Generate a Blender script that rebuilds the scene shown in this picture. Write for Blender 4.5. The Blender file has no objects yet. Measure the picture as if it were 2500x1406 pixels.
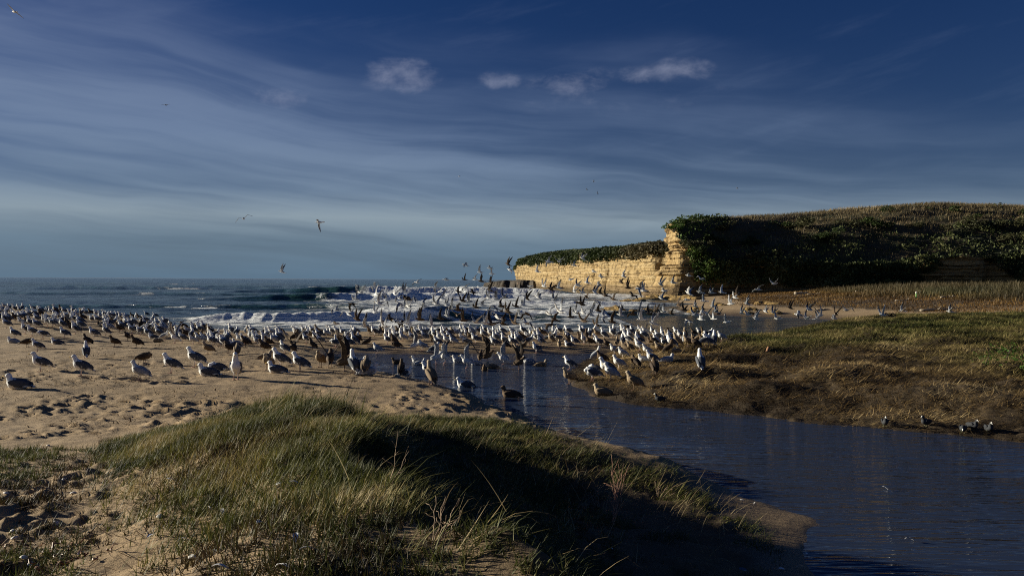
import bpy, bmesh, math, random
import numpy as np
from mathutils import Vector, Matrix, kdtree

# ----------------------------------------------------------------------------
# camera, sky, sun, exposure
# ----------------------------------------------------------------------------
SC = bpy.context.scene
COL = SC.collection
F, CX, CY = 2000.0, 1250.0, 703.0          # photograph is 2500 x 1406
CAM_H = 2.6
PITCH, ROLL = 0.00985, 0.0051

cam_d = bpy.data.cameras.new('camera')
cam_d.sensor_width = 36.0
cam_d.lens = 36.0 * F / 2500.0
cam_d.clip_start = 0.05
cam_d.clip_end = 30000.0
cam = bpy.data.objects.new('camera', cam_d)
COL.objects.link(cam)
_fw = Vector((0, math.cos(PITCH), -math.sin(PITCH)))
_u0 = Vector((0, math.sin(PITCH), math.cos(PITCH)))
_r = Vector((math.cos(ROLL), 0, 0)) + math.sin(ROLL) * _u0
_u = Vector((-math.sin(ROLL), 0, 0)) + math.cos(ROLL) * _u0
M3 = Matrix((_r, _u, -_fw)).transposed()
cam.matrix_world = Matrix.Translation((0, 0, CAM_H)) @ M3.to_4x4()
SC.camera = cam

SUN_EL = math.radians(11.3)
SUN_AZ = math.radians(-72.0)               # from +Y, negative = towards -X (left)
SUN_DIR = Vector((math.sin(SUN_AZ) * math.cos(SUN_EL), math.cos(SUN_AZ) * math.cos(SUN_EL), math.sin(SUN_EL)))

sun_d = bpy.data.lights.new('sun', 'SUN')
sun_d.energy = 5.0
sun_d.angle = math.radians(0.5)
sun_d.color = (1.0, 0.92, 0.74)
sun = bpy.data.objects.new('sun', sun_d)
COL.objects.link(sun)
sun.rotation_euler = SUN_DIR.to_track_quat('Z', 'Y').to_euler()
sun.location = (-40, 20, 30)

SC.view_settings.view_transform = 'Standard'
SC.view_settings.look = 'None'
SC.view_settings.exposure = 0.80
SC.view_settings.gamma = 1.0
SC.view_settings.use_curve_mapping = False
try:
    SC.cycles.max_bounces = 6
    SC.cycles.transparent_max_bounces = 12
    SC.cycles.use_denoising = False
    SC.cycles.filter_width = 1.1
    SC.cycles.sample_clamp_indirect = 3.0
    SC.cycles.caustics_reflective = False
    SC.cycles.caustics_refractive = False
except Exception:
    pass


class NT:
    """short-hand for building node trees"""
    def __init__(s, tree):
        s.t = tree
        s.n = tree.nodes
        s.l = tree.links
    def new(s, typ, **kw):
        n = s.n.new(typ)
        for k, v in kw.items():
            setattr(n, k, v)
        return n
    def put(s, sock, v):
        if isinstance(v, bpy.types.NodeSocket):
            s.l.new(v, sock)
        elif isinstance(v, (tuple, list)) and len(v) == 3 and sock.type == 'RGBA':
            sock.default_value = (*v, 1.0)
        else:
            sock.default_value = v
    def math(s, op, a, b=None, c=None, clamp=False):
        n = s.new('ShaderNodeMath', operation=op, use_clamp=clamp)
        s.put(n.inputs[0], a)
        if b is not None: s.put(n.inputs[1], b)
        if c is not None: s.put(n.inputs[2], c)
        return n.outputs[0]
    def mix(s, fac, a, b, blend='MIX'):
        n = s.new('ShaderNodeMix', data_type='RGBA', blend_type=blend)
        s.put(n.inputs[0], fac); s.put(n.inputs[6], a); s.put(n.inputs[7], b)
        return n.outputs[2]
    def ramp(s, fac, stops, interp='LINEAR'):
        n = s.new('ShaderNodeValToRGB')
        n.color_ramp.interpolation = interp
        el = n.color_ramp.elements
        while len(el) < len(stops): el.new(0.5)
        for e, (p, c) in zip(el, stops):
            e.position = p
            e.color = (*c, 1.0) if isinstance(c, tuple) else (c, c, c, 1.0)
        s.put(n.inputs[0], fac)
        return n.outputs[0]
    def smooth(s, x, a, b):
        n = s.new('ShaderNodeMapRange', interpolation_type='SMOOTHSTEP')
        s.put(n.inputs[0], x); n.inputs[1].default_value = a; n.inputs[2].default_value = b
        return n.outputs[0]
    def noise(s, vec, scale, detail=4.0, rough=0.55, dist=0.0):
        n = s.new('ShaderNodeTexNoise')
        if vec is not None: s.put(n.inputs['Vector'], vec)
        n.inputs['Scale'].default_value = scale
        n.inputs['Detail'].default_value = detail
        n.inputs['Roughness'].default_value = rough
        n.inputs['Distortion'].default_value = dist
        return n.outputs[0]
    def combine(s, x, y, z):
        n = s.new('ShaderNodeCombineXYZ')
        s.put(n.inputs[0], x); s.put(n.inputs[1], y); s.put(n.inputs[2], z)
        return n.outputs[0]
    def mapping(s, vec, scale=(1, 1, 1), rot=(0, 0, 0), loc=(0, 0, 0)):
        n = s.new('ShaderNodeMapping')
        s.put(n.inputs[0], vec)
        n.inputs[1].default_value = loc; n.inputs[2].default_value = rot; n.inputs[3].default_value = scale
        return n.outputs[0]
    def bump(s, h, strength=0.5, dist=0.05, normal=None):
        n = s.new('ShaderNodeBump')
        n.inputs['Strength'].default_value = strength
        n.inputs['Distance'].default_value = dist
        s.put(n.inputs['Height'], h)
        if normal is not None: s.put(n.inputs['Normal'], normal)
        return n.outputs[0]


# world: Nishita sky with streaks of cirrus and a few small puffs
world = bpy.data.worlds.new('World')
SC.world = world
world.use_nodes = True
W = NT(world.node_tree)
W.n.clear()
SKY_STRENGTH = 0.05
SKY_GAIN = 0.89
sky = W.new('ShaderNodeTexSky', sky_type='NISHITA')
sky.sun_disc = False
sky.sun_elevation = SUN_EL
sky.sun_rotation = SUN_AZ
sky.altitude = 0.0
sky.air_density = 1.0
sky.dust_density = 0.2
sky.ozone_density = 3.0
geo = W.new('ShaderNodeNewGeometry')
neg = W.new('ShaderNodeVectorMath', operation='SCALE')
W.put(neg.inputs[0], geo.outputs['Incoming'])
neg.inputs['Scale'].default_value = -1.0
sep = W.new('ShaderNodeSeparateXYZ')
W.put(sep.inputs[0], neg.outputs[0])
dx, dy, dz = sep.outputs
el = W.math('ARCSINE', dz)
az = W.math('ARCTAN2', dx, dy)
elp = W.math('MAXIMUM', el, 0.0)


def puff(a0, e0, ra, re):
    u = W.math('DIVIDE', W.math('SUBTRACT', az, a0), ra)
    v = W.math('DIVIDE', W.math('SUBTRACT', el, e0), re)
    r = W.math('ADD', W.math('MULTIPLY', u, u), W.math('MULTIPLY', v, v))
    return W.math('SUBTRACT', 1.0, r, clamp=True)


def px2dir(px, py):
    d = M3 @ Vector(((px - CX) / F, -(py - CY) / F, -1.0))
    return d.normalized()


def px2ae(px, py):
    d = px2dir(px, py)
    return math.atan2(d.x, d.y), math.asin(d.z)


# slanted streak coordinates: bands dip gently to the right
warp = W.noise(W.combine(W.math('MULTIPLY', az, 2.0), W.math('MULTIPLY', el, 6.0), 3.3), 1.0, 3.0)
elw = W.math('ADD', W.math('ADD', el, W.math('MULTIPLY', az, 0.10)), W.math('MULTIPLY', W.math('SUBTRACT', warp, 0.5), 0.085))
s1 = W.noise(W.combine(W.math('MULTIPLY', az, 1.6), W.math('MULTIPLY', elw, 17.0), 11.5), 1.0, 5.0, 0.5)
s2 = W.noise(W.combine(W.math('MULTIPLY', az, 3.0), W.math('MULTIPLY', elw, 52.0), 1.7), 1.0, 4.0, 0.55)
s3 = W.noise(W.combine(W.math('MULTIPLY', az, 2.2), W.math('MULTIPLY', el, 7.0), 7.0), 1.0, 5.0, 0.55)
streak = W.math('ADD', W.math('MULTIPLY', s1, 0.72), W.math('MULTIPLY', s2, 0.28))
# coverage falls with height, more so towards the right
lim = W.math('SUBTRACT', 0.205, W.math('MULTIPLY', az, 0.15))
cov_e = W.math('SUBTRACT', 1.0, W.smooth(W.math('SUBTRACT', W.math('ADD', el, W.math('MULTIPLY', W.math('SUBTRACT', s3, 0.5), 0.22)), lim), -0.12, 0.11))
cirrus = W.math('MULTIPLY', W.smooth(streak, 0.36, 0.66), cov_e)
cirrus = W.math('ADD', W.math('MULTIPLY', cirrus, 0.78), W.math('MULTIPLY', cov_e, 0.20))
# fine wisps high up
wis = W.noise(W.combine(W.math('MULTIPLY', W.math('ADD', az, W.math('MULTIPLY', el, 1.2)), 4.0), W.math('MULTIPLY', W.math('SUBTRACT', el, W.math('MULTIPLY', az, 0.25)), 26.0), 5.0), 1.0, 6.0, 0.6)
cirrus = W.math('ADD', cirrus, W.math('MULTIPLY', W.smooth(wis, 0.5, 0.8), 0.13), clamp=True)
pn = W.noise(W.combine(W.math('MULTIPLY', az, 24.0), W.math('MULTIPLY', el, 40.0), W.math('MULTIPLY', az, 3.0)), 1.0, 7.0, 0.60, 0.2)
pm = None
for (x, y, rx, ry, k) in ((985, 185, 62, 30, 1.0), (940, 192, 40, 24, .6), (1220, 195, 36, 18, .8), (1385, 205, 70, 24, .75), (1440, 185, 60, 18, .45), (1660, 172, 52, 22, 1.0), (1565, 183, 40, 18, .7),
                          (615, 238, 70, 24, .5), (730, 235, 60, 20, .35), (1420, 240, 120, 34, .4), (1600, 232, 150, 30, .33)):
    a0, e0 = px2ae(x, y)
    p = W.math('MULTIPLY', puff(a0, e0, rx * 1.9 / F, ry * 1.7 / F), k)
    pm = p if pm is None else W.math('MAXIMUM', pm, p)
puffs = W.math('MULTIPLY', W.smooth(W.math('ADD', pm, W.math('MULTIPLY', W.math('SUBTRACT', pn, 0.5), 2.3)), 0.2, 1.5), W.smooth(pm, 0.0, 0.5))
hs = W.new('ShaderNodeHueSaturation')
hs.inputs['Saturation'].default_value = 1.25
W.put(hs.inputs['Color'], sky.outputs[0])
tint = W.mix(1.0, hs.outputs[0], (0.30, 0.295, 0.50), 'MULTIPLY')
hz = W.math('POWER', 2.718, W.math('MULTIPLY', elp, -13.0))
tint = W.mix(W.math('MULTIPLY', hz, 0.85), tint, (1.25, 2.25, 3.35))
cl_col = W.ramp(W.math('MULTIPLY', elp, 3.0), [(0.0, (.155, .255, .365)), (0.13, (.20, .295, .39)), (0.22, (.35, .445, .52)), (0.31, (.235, .33, .46)), (0.5, (.20, .285, .45)), (0.85, (.18, .245, .42))])
cl_col = W.mix(1.0, cl_col, (10.0, 10.0, 10.0), 'MULTIPLY')
c1 = W.mix(cirrus, tint, cl_col)
c2 = W.mix(W.math('MULTIPLY', puffs, 0.5), c1, (4.2, 4.6, 6.2))
bg = W.new('ShaderNodeBackground')
W.put(bg.inputs[0], W.mix(1.0, c2, (SKY_GAIN, SKY_GAIN, SKY_GAIN), 'MULTIPLY'))
bg.inputs[1].default_value = SKY_STRENGTH
wo = W.new('ShaderNodeOutputWorld')
W.l.new(bg.outputs[0], wo.inputs[0])

# ----------------------------------------------------------------------------
# helpers
# ----------------------------------------------------------------------------
RNG = np.random.default_rng(7)
random.seed(7)


def tag(o, label=None, cat=None, group=None, kind=None):
    if label: o['label'] = label
    if cat: o['category'] = cat
    if group: o['group'] = group
    if kind: o['kind'] = kind
    return o


def mesh_np(name, verts, faces=None, quads=None, tris=None, mat=None, smooth=True, cols=None, attrs=None):
    """mesh from numpy arrays (quads and/or tris)"""
    me = bpy.data.meshes.new(name)
    verts = np.asarray(verts, np.float32)
    q = np.zeros((0, 4), np.int32) if quads is None else np.asarray(quads, np.int32)
    t = np.zeros((0, 3), np.int32) if tris is None else np.asarray(tris, np.int32)
    nl = q.size + t.size
    me.vertices.add(len(verts)); me.vertices.foreach_set('co', verts.ravel())
    me.loops.add(nl); me.loops.foreach_set('vertex_index', np.concatenate([q.ravel(), t.ravel()]).astype(np.int32))
    me.polygons.add(len(q) + len(t))
    st = np.concatenate([np.arange(len(q)) * 4, q.size + np.arange(len(t)) * 3]).astype(np.int32)
    me.polygons.foreach_set('loop_start', st)
    me.polygons.foreach_set('use_smooth', np.full(len(q) + len(t), smooth, bool))
    me.update(calc_edges=True)
    if cols is not None:
        a = me.color_attributes.new('Col', 'FLOAT_COLOR', 'POINT')
        c = np.ones((len(verts), 4), np.float32); c[:, :3] = cols
        a.data.foreach_set('color', c.ravel())
    for k, v in (attrs or {}).items():
        a = me.attributes.new(k, 'FLOAT', 'POINT')
        a.data.foreach_set('value', np.asarray(v, np.float32).ravel())
    if mat is not None:
        for m in (mat if isinstance(mat, (list, tuple)) else [mat]):
            me.materials.append(m)
    return me


def obj(name, me, parent=None, loc=(0, 0, 0)):
    o = bpy.data.objects.new(name, me)
    COL.objects.link(o)
    o.location = loc
    if parent: o.parent = parent
    return o


def grid_quads(nr, nc):
    i = np.arange((nr - 1) * nc).reshape(nr - 1, nc)[:, :-1].ravel()
    return np.stack([i, i + 1, i + nc + 1, i + nc], 1)


def _hash(ix, iy, seed):
    h = (ix.astype(np.int64) * 374761393 + iy.astype(np.int64) * 668265263 + seed * 2147483647 + 1013904223) & 0xFFFFFFFF
    h = ((h ^ (h >> 13)) * 1274126177) & 0xFFFFFFFF
    h = h ^ (h >> 16)
    return (h & 0xFFFF) / 65535.0


def vnoise(x, y, seed=0):
    ix, iy = np.floor(x), np.floor(y)
    fx, fy = x - ix, y - iy
    fx = fx * fx * fx * (fx * (fx * 6 - 15) + 10); fy = fy * fy * fy * (fy * (fy * 6 - 15) + 10)
    a = _hash(ix, iy, seed); b = _hash(ix + 1, iy, seed); c = _hash(ix, iy + 1, seed); d = _hash(ix + 1, iy + 1, seed)
    return (a * (1 - fx) + b * fx) * (1 - fy) + (c * (1 - fx) + d * fx) * fy


def fbm(x, y, octv=4, seed=0, gain=0.5):
    s, a, n = 0.0, 1.0, 0.0
    c, sn = 0.8, 0.6
    for k in range(octv):
        s = s + a * vnoise(x, y, seed + k * 17); n += a
        x, y = (x * c - y * sn) * 2.03 + 5.1, (x * sn + y * c) * 2.03 + 1.7
        a *= gain
    return s / n


def sstep(x, a, b):
    t = np.clip((x - a) / (b - a), 0, 1)
    return t * t * (3 - 2 * t)


def flat(px, py, z=0.0):
    """point on the level z that the photograph shows at a pixel"""
    d = px2dir(px, py)
    t = (z - CAM_H) / d.z
    return (d.x * t, d.y * t)


def project(p):
    q = M3.transposed() @ (Vector(p) - Vector((0, 0, CAM_H)))
    return CX + F * q.x / -q.z, CY - F * q.y / -q.z


def poly_sd(x, y, poly):
    """signed distance to a polygon: positive inside"""
    P = np.asarray(poly, float)
    x = np.asarray(x, float); y = np.asarray(y, float)
    best = np.full(x.shape, 1e18); ins = np.zeros(x.shape, bool)
    for i in range(len(P)):
        ax, ay = P[i]; bx, by = P[(i + 1) % len(P)]
        ex, ey = bx - ax, by - ay
        t = np.clip(((x - ax) * ex + (y - ay) * ey) / (ex * ex + ey * ey + 1e-12), 0, 1)
        best = np.minimum(best, (x - ax - ex * t) ** 2 + (y - ay - ey * t) ** 2)
        if ay != by:
            c = ((ay > y) != (by > y)) & (x < (bx - ax) * (y - ay) / (by - ay) + ax)
            ins ^= c
    d = np.sqrt(best)
    return np.where(ins, d, -d)


def line_sd(x, y, pts):
    """signed distance to an open polyline; positive on its right-hand side"""
    P = np.asarray(pts, float)
    best = np.full(np.shape(x), 1e18); sg = np.ones(np.shape(x))
    for i in range(len(P) - 1):
        ax, ay = P[i]; bx, by = P[i + 1]
        ex, ey = bx - ax, by - ay
        t = np.clip(((x - ax) * ex + (y - ay) * ey) / (ex * ex + ey * ey), 0, 1)
        qx, qy = x - ax - ex * t, y - ay - ey * t
        d = qx * qx + qy * qy
        s = np.where(ex * (y - ay) - ey * (x - ax) < 0, 1.0, -1.0)
        m = d < best
        best = np.where(m, d, best); sg = np.where(m, s, sg)
    return np.sqrt(best) * sg


# ----------------------------------------------------------------------------
# materials
# ----------------------------------------------------------------------------
def material(name):
    m = bpy.data.materials.new(name)
    m.use_nodes = True
    t = NT(m.node_tree)
    b = m.node_tree.nodes['Principled BSDF']
    return m, t, b


def obj_coord(t):
    return t.new('ShaderNodeTexCoord').outputs['Object']


def col_attr(t, name='Col'):
    return t.new('ShaderNodeVertexColor', layer_name=name).outputs[0]


def val_attr(t, name):
    return t.new('ShaderNodeAttribute', attribute_name=name).outputs['Fac']


def mat_ground():
    m, t, b = material('sand_and_soil')
    co = obj_coord(t)
    big = t.noise(co, 0.35, 4)
    fine = t.noise(co, 26.0, 6, 0.65)
    grain = t.noise(co, 160.0, 3, 0.7)
    sand = t.mix(t.smooth(big, 0.35, 0.65), (0.34, 0.235, 0.125), (0.40, 0.285, 0.165))
    sand = t.mix(t.math('MULTIPLY', t.smooth(fine, 0.48, 0.72), 0.45), sand, (0.22, 0.14, 0.07))
    sand = t.mix(t.math('MULTIPLY', grain, 0.35), sand, (0.17, 0.115, 0.06))
    lit = t.noise(co, 3.5, 5, 0.7)
    lit = t.math('MULTIPLY', t.smooth(lit, 0.56, 0.66), val_attr(t, 'litter'))
    sand = t.mix(t.math('MULTIPLY', lit, 0.75), sand, (0.055, 0.034, 0.018))
    wet = val_attr(t, 'wet')
    soil = val_attr(t, 'soil')
    c = t.mix(soil, sand, t.mix(fine, (0.032, 0.022, 0.012), (0.075, 0.05, 0.024)))
    c = t.mix(t.math('MULTIPLY', wet, 0.76), c, (0.050, 0.038, 0.024))
    c = t.mix(val_attr(t, 'bed'), c, (0.012, 0.016, 0.020))
    t.put(b.inputs['Base Color'], c)
    t.put(b.inputs['Roughness'], t.math('SUBTRACT', 0.95, t.math('MULTIPLY', wet, 0.55)))
    b.inputs['Specular IOR Level'].default_value = 0.35
    h = t.math('ADD', t.math('MULTIPLY', fine, 1.0), t.math('MULTIPLY', grain, 0.25))
    t.put(b.inputs['Normal'], t.bump(h, 0.55, 0.03))
    return m


def mat_lagoon():
    m, t, b = material('stream_water')
    t.n.remove(b)
    out = t.n['Material Output']
    co = obj_coord(t)
    w1 = t.noise(t.mapping(co, (0.8, 4.6, 1), (0, 0, 0.16)), 1.0, 2, 0.5, 0.5)
    w2 = t.noise(t.mapping(co, (2.2, 11.0, 1), (0, 0, -0.10)), 1.0, 2, 0.5, 0.4)
    calm = t.math('ADD', 0.22, t.math('MULTIPLY', t.smooth(t.noise(co, 0.3, 2), 0.35, 0.6), 0.8))
    sepn = t.new('ShaderNodeSeparateXYZ'); t.put(sepn.inputs[0], co)
    near = t.math('ADD', 0.25, t.math('MULTIPLY', t.smooth(sepn.outputs[1], 7.0, 10.5), 0.75))
    h = t.math('MULTIPLY', t.math('MULTIPLY', t.math('ADD', w1, t.math('MULTIPLY', w2, 0.5)), calm), near)
    nrm = t.bump(h, 1.0, 0.15)
    fr = t.new('ShaderNodeFresnel'); fr.inputs[0].default_value = 1.45
    t.put(fr.inputs['Normal'], nrm)
    gl = t.new('ShaderNodeBsdfGlossy'); gl.inputs['Roughness'].default_value = 0.04
    t.put(gl.inputs['Normal'], nrm)
    tr = t.new('ShaderNodeBsdfTransparent'); tr.inputs[0].default_value = (0.34, 0.34, 0.30, 1)
    df = t.new('ShaderNodeBsdfDiffuse'); df.inputs[0].default_value = (0.058, 0.080, 0.140, 1)
    tb = t.new('ShaderNodeMixShader'); tb.inputs[0].default_value = 0.55
    t.l.new(tr.outputs[0], tb.inputs[1]); t.l.new(df.outputs[0], tb.inputs[2])
    mx = t.new('ShaderNodeMixShader')
    t.put(mx.inputs[0], fr.outputs[0])
    t.l.new(tb.outputs[0], mx.inputs[1]); t.l.new(gl.outputs[0], mx.inputs[2])
    t.l.new(mx.outputs[0], out.inputs['Surface'])
    return m


def mat_sea():
    m, t, b = material('sea_water')
    co = obj_coord(t)
    foam = val_attr(t, 'foam')
    n1 = t.noise(t.mapping(co, (0.9, 2.6, 1)), 1.0, 9, 0.7, 0.8)
    n2 = t.noise(t.mapping(co, (0.35, 1.2, 1)), 1.0, 5, 0.6)
    f = t.smooth(t.math('ADD', foam, t.math('MULTIPLY', t.math('SUBTRACT', n1, 0.5), 1.5)), 0.40, 0.80)
    thin = val_attr(t, 'thin')
    deep = t.mix(t.smooth(n2, 0.4, 0.65), (0.008, 0.024, 0.034), (0.014, 0.040, 0.042))
    deep = t.mix(t.math('MULTIPLY', thin, 0.8), deep, (0.16, 0.17, 0.165))
    glow = val_attr(t, 'crest')
    deep = t.mix(t.math('MULTIPLY', glow, 0.75), deep, (0.045, 0.115, 0.075))
    t.put(b.inputs['Base Color'], t.mix(f, deep, (0.80, 0.82, 0.82)))
    t.put(b.inputs['Roughness'], t.math('ADD', 0.12, t.math('MULTIPLY', f, 0.7)))
    b.inputs['IOR'].default_value = 1.33
    w1 = t.noise(t.mapping(co, (1.1, 2.6, 1)), 1.0, 6, 0.6, 0.3)
    w2 = t.noise(t.mapping(co, (0.12, 0.4, 1)), 1.0, 4, 0.6, 0.3)
    h = t.math('ADD', t.math('MULTIPLY', w1, 0.35), t.math('ADD', t.math('MULTIPLY', w2, 1.2), t.math('MULTIPLY', f, 0.10)))
    t.put(b.inputs['Normal'], t.bump(h, 1.0, 0.75))
    return m


def mat_rock(name, c0, c1, dark, veg=True):
    m, t, b = material(name)
    co = obj_coord(t)
    sp = t.new('ShaderNodeSeparateXYZ'); t.put(sp.inputs[0], co)
    bed = t.noise(t.combine(t.math('MULTIPLY', sp.outputs[0], 0.05), t.math('MULTIPLY', sp.outputs[1], 0.05), t.math('MULTIPLY', sp.outputs[2], 2.2)), 1.0, 6, 0.65)
    blot = t.noise(co, 0.55, 6, 0.68)
    fine = t.noise(co, 3.2, 6, 0.7)
    c = t.mix(t.smooth(bed, 0.38, 0.62), c0, c1)
    streak = t.noise(t.combine(t.math('MULTIPLY', sp.outputs[0], 0.5), t.math('MULTIPLY', sp.outputs[1], 0.5), t.math('MULTIPLY', sp.outputs[2], 0.12)), 1.0, 5, 0.7)
    lines = t.noise(t.combine(t.math('MULTIPLY', sp.outputs[0], 0.10), t.math('MULTIPLY', sp.outputs[1], 0.10), t.math('MULTIPLY', sp.outputs[2], 5.5)), 1.0, 4, 0.6)
    c = t.mix(t.math('MULTIPLY', t.smooth(lines, 0.56, 0.66), 0.7), c, dark)
    c = t.mix(t.math('MULTIPLY', t.smooth(streak, 0.55, 0.75), 0.6), c, dark)
    c = t.mix(t.math('MULTIPLY', t.smooth(blot, 0.48, 0.72), 0.6), c, dark)
    c = t.mix(t.math('MULTIPLY', t.smooth(fine, 0.52, 0.72), 0.7), c, dark)
    if veg:
        v = val_attr(t, 'veg')
        vg = t.mix(t.smooth(t.noise(co, 0.25, 5, 0.6), 0.4, 0.6), (0.035, 0.042, 0.014), (0.085, 0.062, 0.028))
        c = t.mix(v, c, vg)
        w = val_attr(t, 'wetrock')
        c = t.mix(t.math('MULTIPLY', w, 0.7), c, (0.085, 0.05, 0.022))
    t.put(b.inputs['Base Color'], c)
    b.inputs['Roughness'].default_value = 0.92
    h = t.math('ADD', t.math('MULTIPLY', fine, 0.6), t.math('ADD', bed, t.math('MULTIPLY', blot, 0.8)))
    t.put(b.inputs['Normal'], t.bump(h, 1.0, 0.35))
    return m


def mat_attr(name, rough=0.85, transl=0.0, spec=0.3, mottle=0.0, mscale=40.0):
    """vertex-colour driven material"""
    m, t, b = material(name)
    c = col_attr(t)
    if mottle:
        n = t.noise(obj_coord(t), mscale, 4, 0.65)
        c = t.mix(t.math('MULTIPLY', t.smooth(n, 0.42, 0.7), mottle), c, t.mix(1.0, c, (0.35, 0.32, 0.3), 'MULTIPLY'))
    t.put(b.inputs['Base Color'], c)
    b.inputs['Roughness'].default_value = rough
    b.inputs['Specular IOR Level'].default_value = spec
    if transl:
        out = t.n['Material Output']
        tl = t.new('ShaderNodeBsdfTranslucent'); t.put(tl.inputs[0], c)
        mx = t.new('ShaderNodeMixShader'); mx.inputs[0].default_value = transl
        t.l.new(b.outputs[0], mx.inputs[1]); t.l.new(tl.outputs[0], mx.inputs[2])
        t.l.new(mx.outputs[0], out.inputs['Surface'])
    return m


def mat_plain(name, c0, c1, scale=8.0, rough=0.8, bump=0.3, bdist=0.01):
    m, t, b = material(name)
    n = t.noise(obj_coord(t), scale, 5, 0.6)
    t.put(b.inputs['Base Color'], t.mix(t.smooth(n, 0.35, 0.68), c0, c1))
    b.inputs['Roughness'].default_value = rough
    t.put(b.inputs['Normal'], t.bump(n, bump, bdist))
    return m


M_GROUND = mat_ground()
M_LAGOON = mat_lagoon()
M_SEA = mat_sea()
M_CLIFF = mat_rock('ochre_sandstone', (0.33, 0.225, 0.09), (0.46, 0.345, 0.175), (0.075, 0.044, 0.02))
M_HEAD = mat_rock('headland_rock', (0.33, 0.215, 0.08), (0.43, 0.31, 0.145), (0.085, 0.048, 0.02))
M_REEF = mat_rock('weedy_reef_rock', (0.30, 0.19, 0.06), (0.44, 0.29, 0.10), (0.05, 0.035, 0.02), veg=False)
M_LEDGE = mat_rock('dark_ledge_rock', (0.05, 0.04, 0.03), (0.09, 0.07, 0.05), (0.02, 0.016, 0.012), veg=False)
M_GRASS = mat_attr('grass_blade', 0.65, 0.25, 0.3)
M_LEAF = mat_attr('shrub_leaf', 0.7, 0.2, 0.3)
M_BIRD = mat_attr('plumage', 0.8, 0.0, 0.2, 0.13, 45.0)
M_WOOD = mat_plain('weathered_wood', (0.26, 0.21, 0.15), (0.40, 0.34, 0.26), 14.0, 0.85)
M_BARK = mat_plain('dark_bark', (0.035, 0.028, 0.018), (0.07, 0.055, 0.035), 14.0, 0.9)
M_TWIG = mat_plain('dead_stem', (0.24, 0.16, 0.10), (0.42, 0.31, 0.20), 30.0, 0.8)
M_RTWIG = mat_plain('reddish_dead_stem', (0.36, 0.17, 0.11), (0.55, 0.33, 0.23), 30.0, 0.8)
M_SHELL = mat_plain('bleached_shell', (0.62, 0.58, 0.50), (0.82, 0.80, 0.76), 60.0, 0.55)
M_FEATHER = mat_plain('white_feather', (0.70, 0.70, 0.70), (0.85, 0.85, 0.84), 60.0, 0.8)
M_KELP = mat_plain('dried_kelp', (0.16, 0.055, 0.015), (0.28, 0.11, 0.03), 25.0, 0.5)

# ----------------------------------------------------------------------------
# terrain
# ----------------------------------------------------------------------------
LAGOON = [flat(815, 868), flat(850, 893), flat(905, 914), flat(1000, 933), (-0.95, 18.2), (-0.05, 15.4), (0.6, 14.0), (1.0, 12.9), (1.75, 11.8), (2.4, 11.2),
          (2.68, 10.5), (2.78, 9.9), (2.95, 9.6), (3.2, 9.2), (3.4, 8.75), (3.0, 8.0), (2.65, 7.2), (2.4, 6.0), (2.3, 3.0), (2.6, -6.0), (60, -12), (60, 2), (24, 8.6), (14, 11.2),
          flat(2500, 1080), flat(2300, 1060), flat(2160, 1047), flat(2000, 1035), flat(1850, 1015), flat(1700, 1000), flat(1550, 988), flat(1470, 970), flat(1400, 938), flat(1385, 905), flat(1425, 884),
          flat(1455, 872), flat(1500, 861), flat(1400, 863), flat(1300, 864), flat(1100, 864), flat(950, 864), flat(850, 860)]
SEA = [(-400, 95), (-60, 66), (-40, 60), (-30, 54.5), (-22, 47.5), (-17, 42), (-13.5, 40.2), flat(760, 812), flat(1000, 813), flat(1300, 813), flat(1560, 814), flat(1650, 818), flat(1750, 828), flat(1840, 824), flat(1940, 802),
       flat(2045, 786), flat(1950, 778), flat(1760, 772), flat(1690, 771), flat(1650, 756), flat(1632, 738), (22.5, 112), (26, 122), (30, 140), (33, 175), (18, 270), (4, 372), (10, 420), (200, 900), (3000, 9000), (-9000, 9000), (-9000, 500)]
CREST = [(2.4, -0.5), (1.5, 0.9), (0.95, 2.0), (0.45, 2.9), (0.1, 3.3), (-0.4, 3.8), (-0.72, 4.7), (-1.2, 6.3), (-1.75, 8.2), (-2.25, 9.3), (-2.75, 10.5), (-2.95, 12.2)]
DENSE = [(0.6, 1.0), (-0.25, 2.6), (-0.75, 4.4), (-1.1, 5.1), (-1.7, 6.4), (-2.5, 8.2), (-3.9, 10.2)]


def shore(x, y):
    """distance inland from the nearest water edge (negative over water)"""
    x = np.asarray(x, float); y = np.asarray(y, float)
    rag = (fbm(x * 1.3, y * 1.3, 4, 201) - 0.5) * 0.55 * (1 - sstep(y, 40, 60)) + (fbm(x * 0.25, y * 0.4, 2, 202) - 0.5) * 1.2 * sstep(y, 30, 45)
    return -np.maximum(poly_sd(x, y, LAGOON), poly_sd(x, y, SEA)) + rag


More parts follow.
